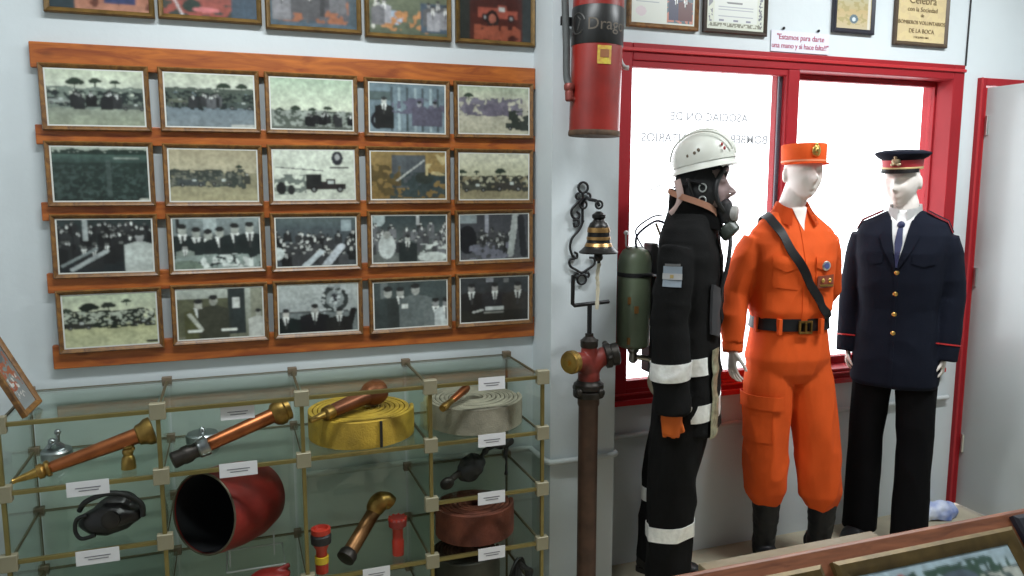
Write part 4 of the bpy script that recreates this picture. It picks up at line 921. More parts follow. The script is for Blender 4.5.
def hand(bm, w, d, fwd, side, curl=.35, sc=1.0):
    """w wrist, d along the hand, fwd the thumb side, side = direction the palm faces"""
    w = V(w); d = V(d).normalized(); fwd = (V(fwd) - d * V(fwd).dot(d)).normalized(); n = d.cross(fwd)
    if n.dot(V(side)) < 0: n = -n
    def ring(p, a, b): return [p + fwd * (a * cos(t)) + n * (b * sin(t)) for t in np.linspace(0, 2 * pi, 16, endpoint=False)]
    loft(bm, [ring(w - d * .02, .024 * sc, .019 * sc), ring(w + d * .015, .028 * sc, .017 * sc), ring(w + d * .05 * sc, .039 * sc, .015 * sc), ring(w + d * .088 * sc, .041 * sc, .012 * sc), ring(w + d * .098 * sc, .034 * sc, .008 * sc)])
    for k, L in enumerate((.072, .082, .076, .060)):
        o = (.0315 - .021 * k) * sc; b = w + d * .086 * sc + fwd * o; dd = (d + fwd * (.10 - .068 * k)).normalized()
        pts = [b]; L *= sc; ang = .12
        for q, f in enumerate((.45, .30, .25)):
            ang += curl * (.6 + .25 * q); pts.append(pts[-1] + (dd * cos(ang) + n * sin(ang)) * L * f)
        tube(bm, smooth_path(pts, 4), [.0085 * sc - .0022 * sc * i / 12 for i in range(13)], 10); ball(bm, pts[-1], .0062 * sc, 2)
    b = w + d * .022 * sc + fwd * .026 * sc
    pts = [b, b + (d * .7 + fwd * .65 + n * .2) * .035 * sc, b + (d * .85 + fwd * .5 + n * .4) * .068 * sc, b + (d * .95 + fwd * .38 + n * .5) * .088 * sc]
    tube(bm, smooth_path(pts, 4), [.013 * sc - .0055 * sc * i / 12 for i in range(13)], 10); ball(bm, pts[-1], .0072 * sc, 2)
def lerp_path(p, k):
    out = []
    for a, b in zip(p, p[1:]):
        for i in range(k): out.append(V(a) + (V(b) - V(a)) * (i / k))
    out.append(V(p[-1])); return out
def body(parent, headc, yaw, pitch, arms, feet, m, hands=(True, True), hsc=.85, curl=.35):
    bm = bmesh.new(); head(bm, headc, yaw=yaw, pitch=pitch)
    hc = V(headc)
    tube(bm, [hc + V((0, .02, -.04)), (0, .022, 1.52), (0, .02, 1.46), (0, .015, 1.40)], [.054, .054, .056, .07], 20)
    loft(bm, [ering(0, y, z, rx, ry, 2.3, 28) for z, rx, ry, y in ((.83, .10, .07, .0), (.88, .145, .09, .0), (.96, .15, .095, .0), (1.06, .12, .082, 0), (1.15, .12, .085, 0), (1.28, .145, .095, 0), (1.36, .15, .08, .01), (1.40, .12, .06, .015), (1.44, .06, .045, .018))])
    for i, s in enumerate((-1, 1)):
        sh, el, wr = arms[i]
        tube(bm, lerp_path([V(sh) + V((-s * .02, 0, -.035)), el, wr], 3), [.042, .042, .041, .036, .034, .030, .025], 14)
        if hands[i]: hand(bm, wr, V(wr) - V(el) if len(hands) == 2 else 0, (0, -1, -.15), (-s, 0, 0), curl, hsc)
    for i, s in enumerate((-1, 1)):
        hp, kn, an = (s * .085, 0, .90), feet[i][0], feet[i][1]
        tube(bm, lerp_path([hp, kn, an], 3), [.078, .072, .060, .048, .048, .036, .028], 16)
        tube(bm, [V(an) + V((0, .02, -.04)), V(an) + V((s * .01, -.12, -.06))], [.034, .026], 12)
    o = obj('body', fuse(bm, .0045, 1, .4), m, parent, 180)
    return o
def boot(parent, an, yaw, m, shaft=.30, name='boot', lace=False):
    """an = ankle x,y; the boot stands on z=0"""
    x, y = an; bm = bmesh.new(); Rz = Matrix.Rotation(yaw, 4, 'Z'); T = Matrix.Translation((x, y, 0)) @ Rz
    loft(bm, [[T @ p for p in ering(0, cy, z, rx, ry, 2.2, 22)] for z, rx, ry, cy in ((.03, .045, .06, .01), (.08, .046, .055, .01), (.12, .046, .055, .004), (.20, .054, .062, .0), (shaft, .060, .068, .0))])
    rings = []
    for t in np.linspace(0, 1, 12):
        yy = .075 - .285 * t; hw = .030 + .018 * sin(pi * min(1, t * 1.15)) + (.006 if t > .5 else 0); hw *= (1 if t < .93 else .75); hh = .085 - .045 * t if t > .3 else .09
        if t > .97: hw *= .7; hh *= .7
        rings.append([T @ V((hw * cos(a), yy, .018 + hh * .5 + hh * .5 * sin(a))) for a in np.linspace(0, 2 * pi, 18, endpoint=False)])
    loft(bm, rings); h = fuse(bm, .005, 2); wrinkle(h, .003, (20, 20, 30), 2); o = obj(name, h, m, parent, 180)
    bm = bmesh.new(); ol = []
    for k in range(24):
        a = 2 * pi * k / 24; yy = -.065 - .145 * cos(a) * -1 if False else -.065 + .145 * cos(a); ol.append((( .048 if yy < 0 else .038) * sin(a), yy))
    loft(bm, [[T @ V((px, py, z)) for px, py in ol] for z in (0, .022)]); obj('sole', bm, M_blackrub, o, 40)
    return o
def collar(parent, m, c, rin, rout, zt, zb, gap=.5, tip=.03, name='collar', back=0.0, drop=0.0):
    bm = bmesh.new(); n = 30; A = []
    rows_ = [[], [], [], []]
    for i in range(n + 1):
        a = -pi / 2 + gap + (2 * pi - 2 * gap) * i / n
        f = abs(i / n - .5) * 2; e = max(0, (f - .62) / .38)
        cx, cy = cos(a), sin(a)
        zz = zt + back * max(0, cy) - drop * max(0, -cy)
        rows_[0].append(V((c[0] + rin * cx, c[1] + rin * cy, zb + .0 * f)))
        rows_[1].append(V((c[0] + rin * cx, c[1] + rin * cy, zz - .004)))
        rows_[2].append(V((c[0] + (rin + .008) * cx, c[1] + (rin + .008) * cy, zz)))
        rows_[3].append(V((c[0] + (rout + e * .012) * cx, c[1] + (rout + e * .012) * cy, zb - tip * e)))
    loft(bm, rows_, caps=False, closed=False); bmesh.ops.solidify(bm, geom=list(bm.faces), thickness=.003)
    return obj(name, bm, m, parent, 60)
def garment_torso(bm, rings, seg=40):
    loft(bm, [ering(cx, cy, z, rx, ry, n, seg) for z, rx, ry, cx, cy, n in rings])
def button(parent, bvh, x, z, m, rad=.008, name='button', dy=-1):
    hit = bvh.ray_cast(V((x, -.6, z)), V((0, 1, 0)))
    if hit[0] is None: return
    p, nn = hit[0], hit[1]
    if nn.y > 0: nn = -nn
    bm = bmesh.new(); lathe(bm, [(rad, 0), (rad, rad * .35), (rad * .7, rad * .6), (rad * .1, rad * .65)], p - nn * .001, nn, 16); return obj(name, bm, m, parent, 40)

# ---- orange uniform
M_or = mat('orange_cotton', (.66, .085, .010), .8, var=.10, vscale=5, bump=.12, bscale=180, spec=.25)
M_bl = mat('black_leather', (.008, .008, .009), .5, bump=.2, spec=.3)
OX, OY = 2.150, 2.60
r = thing('mannequin', 'pale mannequin in orange uniform with orange cap, black belt and shoulder strap, before the window', 'mannequin', (OX, OY, 0), radians(-10)); r.scale = (.95, .95, 1)
arms = [((-.175, .015, 1.41), (-.245, .03, 1.16), (-.275, -.04, .945)), ((.175, .015, 1.41), (.225, .09, 1.17), (.150, .165, 1.0))]
feet = [((-.085, -.01, .50), (-.062, .015, .10)), ((.15, -.02, .50), (.195, -.01, .10))]
body(r, (.030, -.005, 1.648), radians(-2), 0, arms, feet, M_skin)
bm = bmesh.new()
garment_torso(bm, ((1.00, .150, .105, 0, 0, 2.4), (1.05, .158, .114, 0, 0, 2.4), (1.10, .178, .128, 0, 0, 2.4), (1.18, .178, .128, 0, 0, 2.4), (1.30, .188, .132, 0, 0, 2.5), (1.37, .195, .112, 0, .006, 2.6), (1.415, .180, .095, 0, .010, 2.3), (1.450, .142, .080, 0, .014, 2.1), (1.480, .102, .072, 0, .018, 2.1), (1.508, .068, .064, 0, .02, 2)))
for i, s in enumerate((-1, 1)):
    sh, el, wr = arms[i]
    P_ = lerp_path([V(sh) + V((-s * .015, 0, -.028)), el, V(wr) + V((0, 0, .02))], 4); tube(bm, P_, [.056, .068, .068, .066, .062, .060, .058, .052, .044], 22)
sh_ = fuse(bm, .0062, 3); wrinkle(sh_, .009, (9, 9, 7), 1.3)
obj('shirt', sh_.copy(), M_or, r, 180); bv = BVHTree.FromBMesh(sh_)
for i, s in enumerate((-1, 1)):
    wr = V(arms[i][2]); bm = bmesh.new(); dd = (wr - V(arms[i][1])).normalized(); tube(bm, [wr - dd * .03, wr - dd * .028, wr + dd * .012, wr + dd * .013], [.040, .045, .042, .036], 24); obj('cuff', bm, M_or, r, 50)
collar(r, M_or, (0, .012), .060, .100, 1.535, 1.470, .50, .030, back=.0, drop=.032)
o = poly_patch(sh_, [(0, -.2, 1.420), (.036, -.2, 1.52), (-.036, -.2, 1.52)], (0, -1, 0), .0045); obj('open_neck', o, M_skin, r, 60)
pk = poly_patch(sh_, [(-.135, -.2, 1.20), (-.04, -.2, 1.19), (-.04, -.2, 1.31), (-.135, -.2, 1.31)], (0, -1, 0), .003); obj('chest_pocket', pk, M_or, r, 60)
pk = poly_patch(sh_, [(-.14, -.2, 1.285), (-.088, -.2, 1.262), (-.036, -.2, 1.28), (-.036, -.2, 1.32), (-.14, -.2, 1.325)], (0, -1, 0), .007); obj('pocket_flap', pk, M_or, r, 60)
pk = poly_patch(sh_, [(.04, -.2, 1.19), (.135, -.2, 1.20), (.135, -.2, 1.31), (.04, -.2, 1.31)], (0, -1, 0), .003); obj('chest_pocket', pk, M_or, r, 60)
pk = poly_patch(sh_, [(.036, -.2, 1.28), (.088, -.2, 1.262), (.14, -.2, 1.285), (.14, -.2, 1.325), (.036, -.2, 1.32)], (0, -1, 0), .007); obj('pocket_flap', pk, M_or, r, 60)
pk = poly_patch(sh_, [(-.014, -.2, 1.02), (.014, -.2, 1.02), (.014, -.2, 1.47), (-.014, -.2, 1.47)], (0, -1, 0), .003); obj('button_placket', pk, M_or, r, 60)
pk = poly_patch(sh_, [(.045, -.2, 1.196), (.128, -.2, 1.200), (.128, -.2, 1.248), (.045, -.2, 1.244)], (0, -1, 0), .009); o = obj('name_patch', pk, mat('patch_brown', (.20, .04, .015), .7), r, 60, label='dark red name patch with small gold marks')
bmk = bmesh.new()
for x in (.068, .105):
    hit = bv.ray_cast(V((x, -.6, 1.227)), V((0, 1, 0)))[0]; ball(bmk, hit + V((0, -.014, 0)), (.008, .003, .008), 2)
hit = bv.ray_cast(V((.086, -.6, 1.207)), V((0, 1, 0)))[0]; box(bmk, tuple(hit + V((-.03, -.016, -.003))), tuple(hit + V((.03, -.011, .004))))
obj('patch_mark', bmk, M_gold, o)
hit = bv.ray_cast(V((.082, -.6, 1.285)), V((0, 1, 0)))[0]; bm = bmesh.new(); lathe(bm, [(.019, 0), (.019, .004), (.016, .006)], hit + V((0, -.008, 0)), (0, -1, 0), 24); o = obj('round_badge', bm, M_alu, r); bm = bmesh.new(); lathe(bm, [(.012, .006), (.012, .0075), (.002, .008)], hit + V((0, -.008, 0)), (0, -1, 0), 20); obj('badge_centre', bm, mat('badge_blue', (.08, .10, .25), .4), o)
# shoulder strap: a ribbon laid over the chest from the right shoulder to the left hip
def ribbon(bvh, pts, wdt, m, parent, name, off=.006):
    bm = bmesh.new(); P_ = smooth_path(pts, 8); L = []; Rr = []; L2 = []; R2 = []
    hits = []
    for p in P_:
        hit = bvh.find_nearest(p); nn = hit[1]
        if (p - V((0, 0, p.z))).dot(nn) < 0: nn = -nn
        hits.append((hit[0], nn))
    pts2 = [h[0] + h[1] * off for h in hits]
    for k in range(2): pts2 = [pts2[0]] + [(pts2[i - 1] + pts2[i] * 2 + pts2[i + 1]) / 4 for i in range(1, len(pts2) - 1)] + [pts2[-1]]
    rings = []
    for i, p in enumerate(pts2):
        t = (pts2[min(i + 1, len(pts2) - 1)] - pts2[max(i - 1, 0)]).normalized(); nn = hits[i][1]; sd = t.cross(nn).normalized()
        rings.append([p - sd * wdt / 2, p + sd * wdt / 2, p + sd * wdt / 2 + nn * .004, p - sd * wdt / 2 + nn * .004])
    loft(bm, rings); return obj(name, bm, m, parent, 40)
ribbon(bv, [(-.09, .09, 1.42), (-.115, .02, 1.47), (-.105, -.06, 1.43), (-.06, -.16, 1.32), (.02, -.17, 1.20), (.09, -.17, 1.11), (.14, -.14, 1.055)], .036, M_bl, r, 'shoulder_strap', .010)
# trousers
def trousers(parent, m, hips, legs, seed, amp, vox=.0065, name='trousers'):
    bm = bmesh.new(); garment_torso(bm, hips)
    for s, path, rad in legs: tube(bm, lerp_path(path, 4), rad, 26)
    t = fuse(bm, vox, 3)
    wrinkle(t, amp, (10, 10, 4.5), seed, mask=lambda c: .35 + .65 * min(1, max(0, (.95 - c.z) / .4)))
    obj(name, t.copy(), m, parent, 180); return t
tr = trousers(r, M_or, ((.80, .10, .09, 0, 0, 2.2), (.84, .165, .115, 0, 0, 2.4), (.90, .182, .128, 0, 0, 2.5), (.98, .168, .122, 0, 0, 2.5), (1.05, .158, .116, 0, 0, 2.4), (1.090, .156, .114, 0, 0, 2.4)),
    [(-1, [(-.080, 0, .88), (-.088, -.012, .50), (-.065, .005, .275)], [.098, .105, .102, .098, .092, .094, .092, .09, .062]),
     (1, [(.090, 0, .88), (.152, -.02, .50), (.192, -.015, .24)], [.098, .105, .102, .098, .094, .096, .094, .092, .062])], 4.2, .014)
for cx, cz, zt in ((-.205, .66, .73),):
    pk = patch(tr, (-.17, -.03, .645), (0, 1, 0), (0, 0, 1), .075, .085, (-1, -.25, 0), .006, .09); obj('cargo_pocket', pk, M_or, r, 60)
    pk = patch(tr, (-.17, -.03, .725), (0, 1, 0), (0, 0, 1), .080, .028, (-1, -.25, 0), .012, .09); obj('cargo_flap', pk, M_or, r, 60)
bt = sliced(tr, [((0, 0, 1.022), (0, 0, 1)), ((0, 0, 1.072), (0, 0, -1))], .010, keep=lambda f: abs(f.normal.z) < .7)
obj('belt', bt, M_bl, r, 60)
bm = bmesh.new(); box(bm, (-.027, -.142, 1.017), (.027, -.134, 1.065)); box(bm, (-.018, -.146, 1.027), (.018, -.133, 1.055)); obj('belt_buckle', boxes(((-.03, -.141, 1.015), (-.022, -.130, 1.067)), ((.022, -.141, 1.015), (.03, -.130, 1.067)), ((-.022, -.141, 1.059), (.022, -.130, 1.067)), ((-.022, -.141, 1.015), (.022, -.130, 1.023)), ((-.004, -.143, 1.023), (.004, -.13, 1.059))), M_oldbrass, r, None, .001); bm.free()
for x in (-.10, .10):
    hit = BVHTree.FromBMesh(bt).ray_cast(V((x, -.6, 1.04)), V((0, 1, 0))) if False else None
for x, y in ((-.105, -.112), (.075, -.128), (-.165, -.03)):
    obj('belt_loop', boxes(((x - .008, y - .013, 1.010), (x + .008, y + .012, 1.074))), M_or, r, None, .002)
boot(r, (-.062, .01), radians(-4), M_bl); boot(r, (.196, -.015), radians(12), M_bl)
# cap
def kepi(parent, c, m, rx, ry, h, yaw, pitch, flare=1.03):
    T = Matrix.Translation(c) @ Matrix.Rotation(yaw, 4, 'Z') @ Matrix.Rotation(pitch, 4, 'X')
    bm = bmesh.new(); loft(bm, [[T @ p for p in ering(0, 0, z, rx * k, ry * k, 2.1, 40)] for z, k in ((0, 1.0), (.004, 1.01), (h * .5, 1 + (flare - 1) * .5), (h - .004, flare), (h, flare * .97), (h - .006, flare * .9), (h - .008, .3))]); obj('cap', bm, m, parent, 40)
    return T
T = kepi(r, (.034, 0, 1.688), M_or, .085, .100, .074, radians(-2), radians(-2))
bm = bmesh.new(); n = 20; up, lo_ = [], []
for i in range(n + 1):
    a = -pi + pi * i / n; up.append(T @ V((.082 * cos(a), .097 * sin(a), .004))); lo_.append(T @ V((.086 * cos(a), .099 * sin(a) - .048 * (-sin(a)) ** .8 if sin(a) < 0 else 0, -.008)))
loft(bm, [up, lo_], caps=False, closed=False); bmesh.ops.solidify(bm, geom=list(bm.faces), thickness=.004); obj('cap_visor', bm, M_or, r, 60)
bm = bmesh.new(); loft(bm, [[T @ p for p in ering(0, 0, z, .0868, .1018, 2.1, 40)] for z in (.003, .010)], caps=False); obj('cap_piping', bm, mat('pale_orange', (.7, .25, .12), .6), r, 40)
bm = bmesh.new(); ball(bm, T @ V((.0, -.104, .042)), (.019, .006, .024), 3, Matrix.Rotation(radians(-2), 3, 'Z')); ball(bm, T @ V((0, -.110, .044)), (.009, .005, .012), 2); ball(bm, T @ V((0, -.105, .066)), (.008, .005, .007), 2)
obj('cap_badge', bm, M_gold, r)

# ---- navy dress uniform
M_nv = mat('navy_wool', (.006, .008, .016), .9, bump=.2, bscale=300, spec=.15)
M_sh = mat('white_shirt', (.66, .66, .65), .7)
r = thing('mannequin', 'pale mannequin in dark navy dress uniform with peaked cap and tie, beside the door', 'mannequin', (2.687, 2.555, 0), radians(-55)); r.scale = (.92, .92, 1)
arms = [((-.182, .012, 1.40), (-.205, .03, 1.14), (-.205, -.02, .885)), ((.182, .012, 1.40), (.205, .04, 1.14), (.200, .0, .885))]
feet = [((-.105, 0, .50), (-.11, .02, .10)), ((.105, 0, .50), (.105, .02, .10))]
body(r, (-.020, -.005, 1.618), radians(-8), radians(6), arms, feet, M_skin, hsc=.72, curl=.7)
bm = bmesh.new()
garment_torso(bm, ((.745, .180, .125, 0, 0, 2.6), (.76, .190, .135, 0, 0, 2.6), (.82, .190, .135, 0, 0, 2.6), (.95, .180, .128, 0, 0, 2.5), (1.08, .168, .120, 0, 0, 2.5), (1.20, .182, .128, 0, 0, 2.5), (1.32, .198, .130, 0, .004, 2.6), (1.395, .203, .108, 0, .01, 2.6), (1.442, .182, .086, 0, .015, 2.3), (1.468, .125, .074, 0, .02, 2.1), (1.495, .076, .064, 0, .022, 2)))
for i, s in enumerate((-1, 1)):
    sh, el, wr = arms[i]
    tube(bm, lerp_path([V(sh) + V((-s * .012, 0, -.012)), el, V(wr) + V((0, 0, -.015))], 4), [.056, .066, .067, .066, .064, .062, .060, .058, .055], 22)
ct = fuse(bm, .0062, 3); wrinkle(ct, .0045, (6, 6, 8), 7.7)
obj('coat', ct.copy(), M_nv, r, 180); bv = BVHTree.FromBMesh(ct)
o = poly_patch(ct, [(0, -.2, 1.26), (.060, -.2, 1.52), (-.060, -.2, 1.52)], (0, -1, 0), .003); obj('white_shirt', o, M_sh, r, 60)
o = poly_patch(ct, [(-.004, -.2, 1.262), (.004, -.2, 1.262), (.016, -.2, 1.36), (.010, -.2, 1.42), (-.010, -.2, 1.42), (-.016, -.2, 1.36)], (0, -1, 0), .009); obj('tie', o, mat('tie_blue', (.012, .018, .07), .6), r, 60, label='dark blue tie')
bm = bmesh.new(); ball(bm, (0, -.080, 1.436), (.017, .012, .017), 2); obj('tie_knot', bm, mat('tie_blue', None), r)
for s in (-1, 1):
    pts = [(s * .002, -.2, 1.245), (s * .062, -.2, 1.34), (s * .080, -.2, 1.385), (s * .050, -.2, 1.455), (s * .040, -.2, 1.45)]
    if s < 0: pts = pts[::-1]
    o = poly_patch(ct, pts, (0, -1, 0), .010); obj('lapel', o, M_nv, r, 60)
collar(r, M_sh, (0, .008), .060, .076, 1.522, 1.468, .26, .056, 'shirt_collar', drop=.022)
o = poly_patch(ct, [(-.006, -.2, .75), (.010, -.2, .75), (.010, -.2, 1.25), (-.006, -.2, 1.25)], (0, -1, 0), .004); obj('front_edge', o, M_nv, r, 60)
for z in (1.240, 1.152, 1.065, .985): button(r, bv, .002, z, M_gold, .0105)
for x in (-.105, .105):
    pts = [(x - .045, -.2, 1.28), (x, -.2, 1.268), (x + .045, -.2, 1.28), (x + .045, -.2, 1.315), (x - .045, -.2, 1.315)]
    o = poly_patch(ct, pts, (0, -1, 0), .004); obj('pocket_flap', o, M_nv, r, 60); button(r, bv, x, 1.285, M_gold, .007)
for s in (-1, 1):
    bm = bmesh.new()
    rings = []
    for t in np.linspace(0, 1, 6):
        x = s * (.095 + .105 * t); hit = bv.ray_cast(V((x, .012, 1.8)), V((0, 0, -1))); z = hit[0].z if hit[0] else 1.42
        wdt = .026; rings.append([V((x, .012 - wdt, z + .004)), V((x, .012 + wdt, z + .004)), V((x, .012 + wdt, z + .010)), V((x, .012 - wdt, z + .010))])
    for i_ in range(len(rings)):
        pass
    loft(bm, rings); o = obj('shoulder_board', bm, mat('shoulder_red', (.30, .02, .03), .6), r, 40, label='dark shoulder board edged in red')
    bm = bmesh.new(); loft(bm, [[q + V((0, (.007 if k in (0, 3) else -.007), .002)) for k, q in enumerate(rg)] for rg in rings]); obj('board_top', bm, M_nv, o, 40)
    wr = V(arms[(s + 1) // 2][2]); el = V(arms[(s + 1) // 2][1]); dd = (wr - el).normalized()
    c0 = wr - dd * .055
    o = sliced(ct, [(c0 - dd * .003, dd), (c0 + dd * .003, -dd), ((s * .17, 0, 0), (s, 0, 0))], .003); obj('cuff_piping', o, mat('piping_red', (.45, .02, .02), .5), r, 60)
hips = ((.78, .09, .08, 0, 0, 2.2), (.83, .155, .10, 0, 0, 2.4), (.92, .165, .11, 0, 0, 2.4), (.98, .15, .10, 0, 0, 2.4))
M_nt = mat('dark_trouser', (.004, .004, .005), .9, bump=.15, bscale=300, spec=.12)
tr = trousers(r, M_nt, hips, [(-1, [(-.088, 0, .86), (-.11, 0, .50), (-.115, .02, .055)], [.088, .090, .086, .082, .078, .077, .078, .080, .082]), (1, [(.09, 0, .86), (.105, 0, .50), (.105, .02, .055)], [.088, .090, .086, .082, .078, .077, .078, .080, .082])], 9.1, .006)
boot(r, (-.115, .02), radians(-8), M_bl, .13, 'shoe'); boot(r, (.105, .02), radians(12), M_bl, .13, 'shoe')
T = Matrix.Translation((-.022, .0, 1.676)) @ Matrix.Rotation(radians(-6), 4, 'Z') @ Matrix.Rotation(radians(4), 4, 'X') @ Matrix.Diagonal((.95, .95, .88, 1))
def capring(prof, nm, m, seg=44, caps=True):
    bm = bmesh.new(); loft(bm, [[T @ p for p in ering(0, cy, z, rx, ry, 2.05, seg, tl)] for z, rx, ry, cy, tl in prof], caps); return obj(nm, bm, m, r, 45)
capring(((-.004, .086, .102, 0, 0), (.0, .088, .104, 0, 0), (.040, .091, .107, 0, 0), (.042, .08, .09, 0, 0)), 'cap_band', mat('band_red', (.42, .025, .035), .6))
capring(((.036, .090, .106, 0, 0), (.046, .108, .122, 0, -.02), (.062, .124, .136, 0, -.05), (.070, .120, .132, 0, -.06), (.080, .08, .09, 0, -.05), (.083, .02, .02, 0, -.05)), 'cap_crown', M_nv)
capring(((-.010, .087, .103, 0, 0), (-.008, .0895, .1055, 0, 0), (.002, .0895, .1055, 0, 0), (.004, .088, .104, 0, 0)), 'cap_braid', mat('braid_gold', (.45, .33, .15), .5, metal=.4))
bm = bmesh.new(); up, lo_ = [], []
for i in range(21):
    a = -pi + .35 + (pi - .7) * i / 20; up.append(T @ V((.090 * cos(a), .106 * sin(a), -.004))); lo_.append(T @ V((.090 * cos(a), .106 * sin(a) - .042 * (-sin(a)) ** 1.2, -.022)))
loft(bm, [up, lo_], caps=False, closed=False); bmesh.ops.solidify(bm, geom=list(bm.faces), thickness=.003); obj('cap_peak', bm, M_bl, r, 60)
bm = bmesh.new(); Rz = Matrix.Rotation(radians(-6), 3, 'Z'); ball(bm, T @ V((0, -.112, .034)), (.019, .006, .018), 3, Rz); ball(bm, T @ V((0, -.122, .056)), (.009, .006, .011), 2, Rz); ball(bm, T @ V((-.014, -.115, .018)), (.010, .004, .007), 2, Rz); ball(bm, T @ V((.014, -.115, .018)), (.010, .004, .007), 2, Rz)
obj('cap_badge', bm, mat('badge_dull_gold', (.4, .32, .2), .35, metal=.8), r)

# ---- firefighter turnout gear
M_tk = mat('black_turnout', (.0065, .0065, .0065), .9, bump=.3, bscale=220, var=.2, vscale=6, spec=.15)
M_rf = mat('reflective_tape', (.88, .88, .84), .35, metal=.25, var=.12, vscale=40, bump=.5, bscale=60)
M_rfy = mat('reflective_olive', (.36, .36, .24), .35, metal=.4, var=.35, vscale=45, bump=.5, bscale=80)
r = thing('mannequin', 'mannequin in black firefighter turnout gear with white helmet and breathing mask, in profile', 'mannequin', (1.628, 2.525, 0), radians(46)); r.scale = (.92, .92, 1.006)
arms = [((-.19, .020, 1.39), (-.225, .035, 1.12), (-.225, .015, .80)), ((.19, .02, 1.39), (.23, .03, 1.12), (.24, -.03, .85))]
feet = [((-.100, .03, .50), (-.105, .02, .10)), ((.105, .11, .50), (.10, .15, .10))]
body(r, (0, -.036, 1.576), 0, radians(-4), arms, feet, mat('mannequin_dark_skin', (.50, .38, .36), .5), hands=(False, True))
bm = bmesh.new()
garment_torso(bm, ((.665, .185, .122, 0, 0, 2.6), (.68, .195, .130, 0, 0, 2.6), (.80, .195, .126, 0, 0, 2.6), (1.0, .188, .120, 0, 0, 2.5), (1.18, .192, .120, 0, 0, 2.5), (1.32, .198, .120, 0, .004, 2.6), (1.39, .190, .112, 0, .008, 2.6), (1.435, .155, .104, 0, .008, 2.3), (1.47, .118, .100, 0, .004, 2.1), (1.50, .098, .094, 0, .0, 2.1)))
for i, s in enumerate((-1, 1)):
    sh, el, wr = arms[i]
    tube(bm, lerp_path([V(sh) + V((-s * .012, 0, -.02)), el, V(wr) + V((0, 0, -.02))], 4), [.062, .072, .074, .072, .072, .073, .074, .074, .072], 24)
ct = fuse(bm, .0068, 3); wrinkle(ct, .011, (6, 6, 9), 12.3)
obj('turnout_coat', ct.copy(), M_tk, r, 180); bv = BVHTree.FromBMesh(ct)
for i, s in enumerate((-1, 1)):
    wr, el = V(arms[i][2]), V(arms[i][1]); dd = (wr - el).normalized(); c0 = el + (wr - el) * .58
    for off in ((0, .032),):
        o = sliced(ct, [(c0 - dd * off[1], dd), (c0 + dd * off[1], -dd), ((s * .135, 0, 0), (s, 0, 0))], .004); obj('sleeve_band', o, M_rf, r, 60, label='silver reflective sleeve band')
o = sliced(ct, [((0, 0, .735), (0, 0, 1)), ((0, 0, .80), (0, 0, -1)), ((0, 0, 0), (0, -1, 0))], .004, keep=lambda f: abs(f.normal.z) < .6 and abs(f.calc_center_median().x) < .205); obj('hem_band', o, M_rf, r, 60, label='silver reflective hem band')
o = poly_patch(ct, [(-.115, -.3, .67), (-.062, -.3, .67), (-.062, -.3, 1.0), (-.115, -.3, 1.0)], (0, -1, 0), .012); obj('front_tape', o, M_rfy, r, 60, label='crinkled olive silver tape down the coat front')
o = poly_patch(ct, [(-.025, -.3, 1.0), (.025, -.3, 1.0), (.025, -.3, 1.44), (-.025, -.3, 1.44)], (0, -1, 0), .008); obj('storm_flap', o, M_tk, r, 60)
o = poly_patch(ct, [(-.13, -.3, 1.06), (-.065, -.3, 1.04), (-.065, -.3, 1.22), (-.13, -.3, 1.24)], (0, -1, 0), .016, thick=.012); obj('radio_pocket', o, mat('grey_pocket', (.035, .035, .038), .7), r, 60)
o = patch(ct, (-.27, .018, 1.275), (0, 1, 0), (0, 0, 1), .034, .036, (-1, -.0, 0), .005, .1); o = obj('flag_patch', o, mat('flag_grey_blue', (.20, .24, .28), .7, var=.1), r, 60, label='pale blue and white flag patch on the sleeve')
o2 = patch(ct, (-.27, .018, 1.275), (0, 1, 0), (0, 0, 1), .034, .011, (-1, 0, 0), .0085, .1, .001); obj('flag_white_stripe', o2, mat('flag_white', (.33, .33, .33), .7), o, 60)
o2 = patch(ct, (-.27, .018, 1.275), (0, 1, 0), (0, 0, 1), .006, .006, (-1, 0, 0), .010, .1, .001); obj('flag_sun', o2, mat('flag_sun', (.3, .22, .08), .7), o, 60)
o = patch(ct, (-.27, .018, 1.316), (0, 1, 0), (0, 0, 1), .028, .004, (-1, 0, 0), .005, .1, .001); obj('arm_title', o, mat('title_grey', (.12, .12, .12), .7), r, 60)
collar(r, M_tk, (0, -.006), .094, .108, 1.530, 1.455, .30, .03, 'coat_collar', back=.050, drop=.02)
bm = bmesh.new(); rows_ = [[], []]
for i in range(16):
    a = -pi / 2 - .5 - 2.2 * i / 15; t_ = i / 15
    for k, (rr, zz) in enumerate(((.112, 1.478 + .085 * t_ ** .7), (.108, 1.506 + .077 * t_ ** .7))): rows_[k].append(V((rr * cos(a), -.006 + rr * sin(a), zz)))
loft(bm, rows_, caps=False, closed=False); bmesh.ops.solidify(bm, geom=list(bm.faces), thickness=.003); obj('collar_lining', bm, mat('lining_tan', (.55, .28, .18), .6), r, 60, label='orange tan lining edge of the collar')
tr = trousers(r, M_tk, ((.76, .10, .09, 0, 0, 2.2), (.80, .165, .12, 0, 0, 2.4), (.92, .17, .12, 0, 0, 2.4), (.98, .15, .10, 0, 0, 2.4)),
    [(-1, [(-.090, .0, .86), (-.105, .03, .50), (-.105, .04, .07)], [.112, .120, .118, .112, .100, .098, .095, .093, .090]), (1, [(.09, .025, .86), (.105, .10, .50), (.10, .14, .07)], [.100, .106, .106, .104, .100, .098, .095, .093, .090])], 15.5, .012, name='turnout_trousers')
for s, zb in ((-1, .30), (1, .385)):
    nt_ = V((0, .15, 1)).normalized()
    o = sliced(tr, [((s * .1, 0, zb - .028), nt_), ((s * .1, 0, zb + .028), -nt_), ((s * .002, 0, 0), (s, 0, 0))], .004, keep=lambda f: abs(f.normal.z) < .7); obj('leg_band', o, M_rf, r, 60, label='silver reflective leg band')
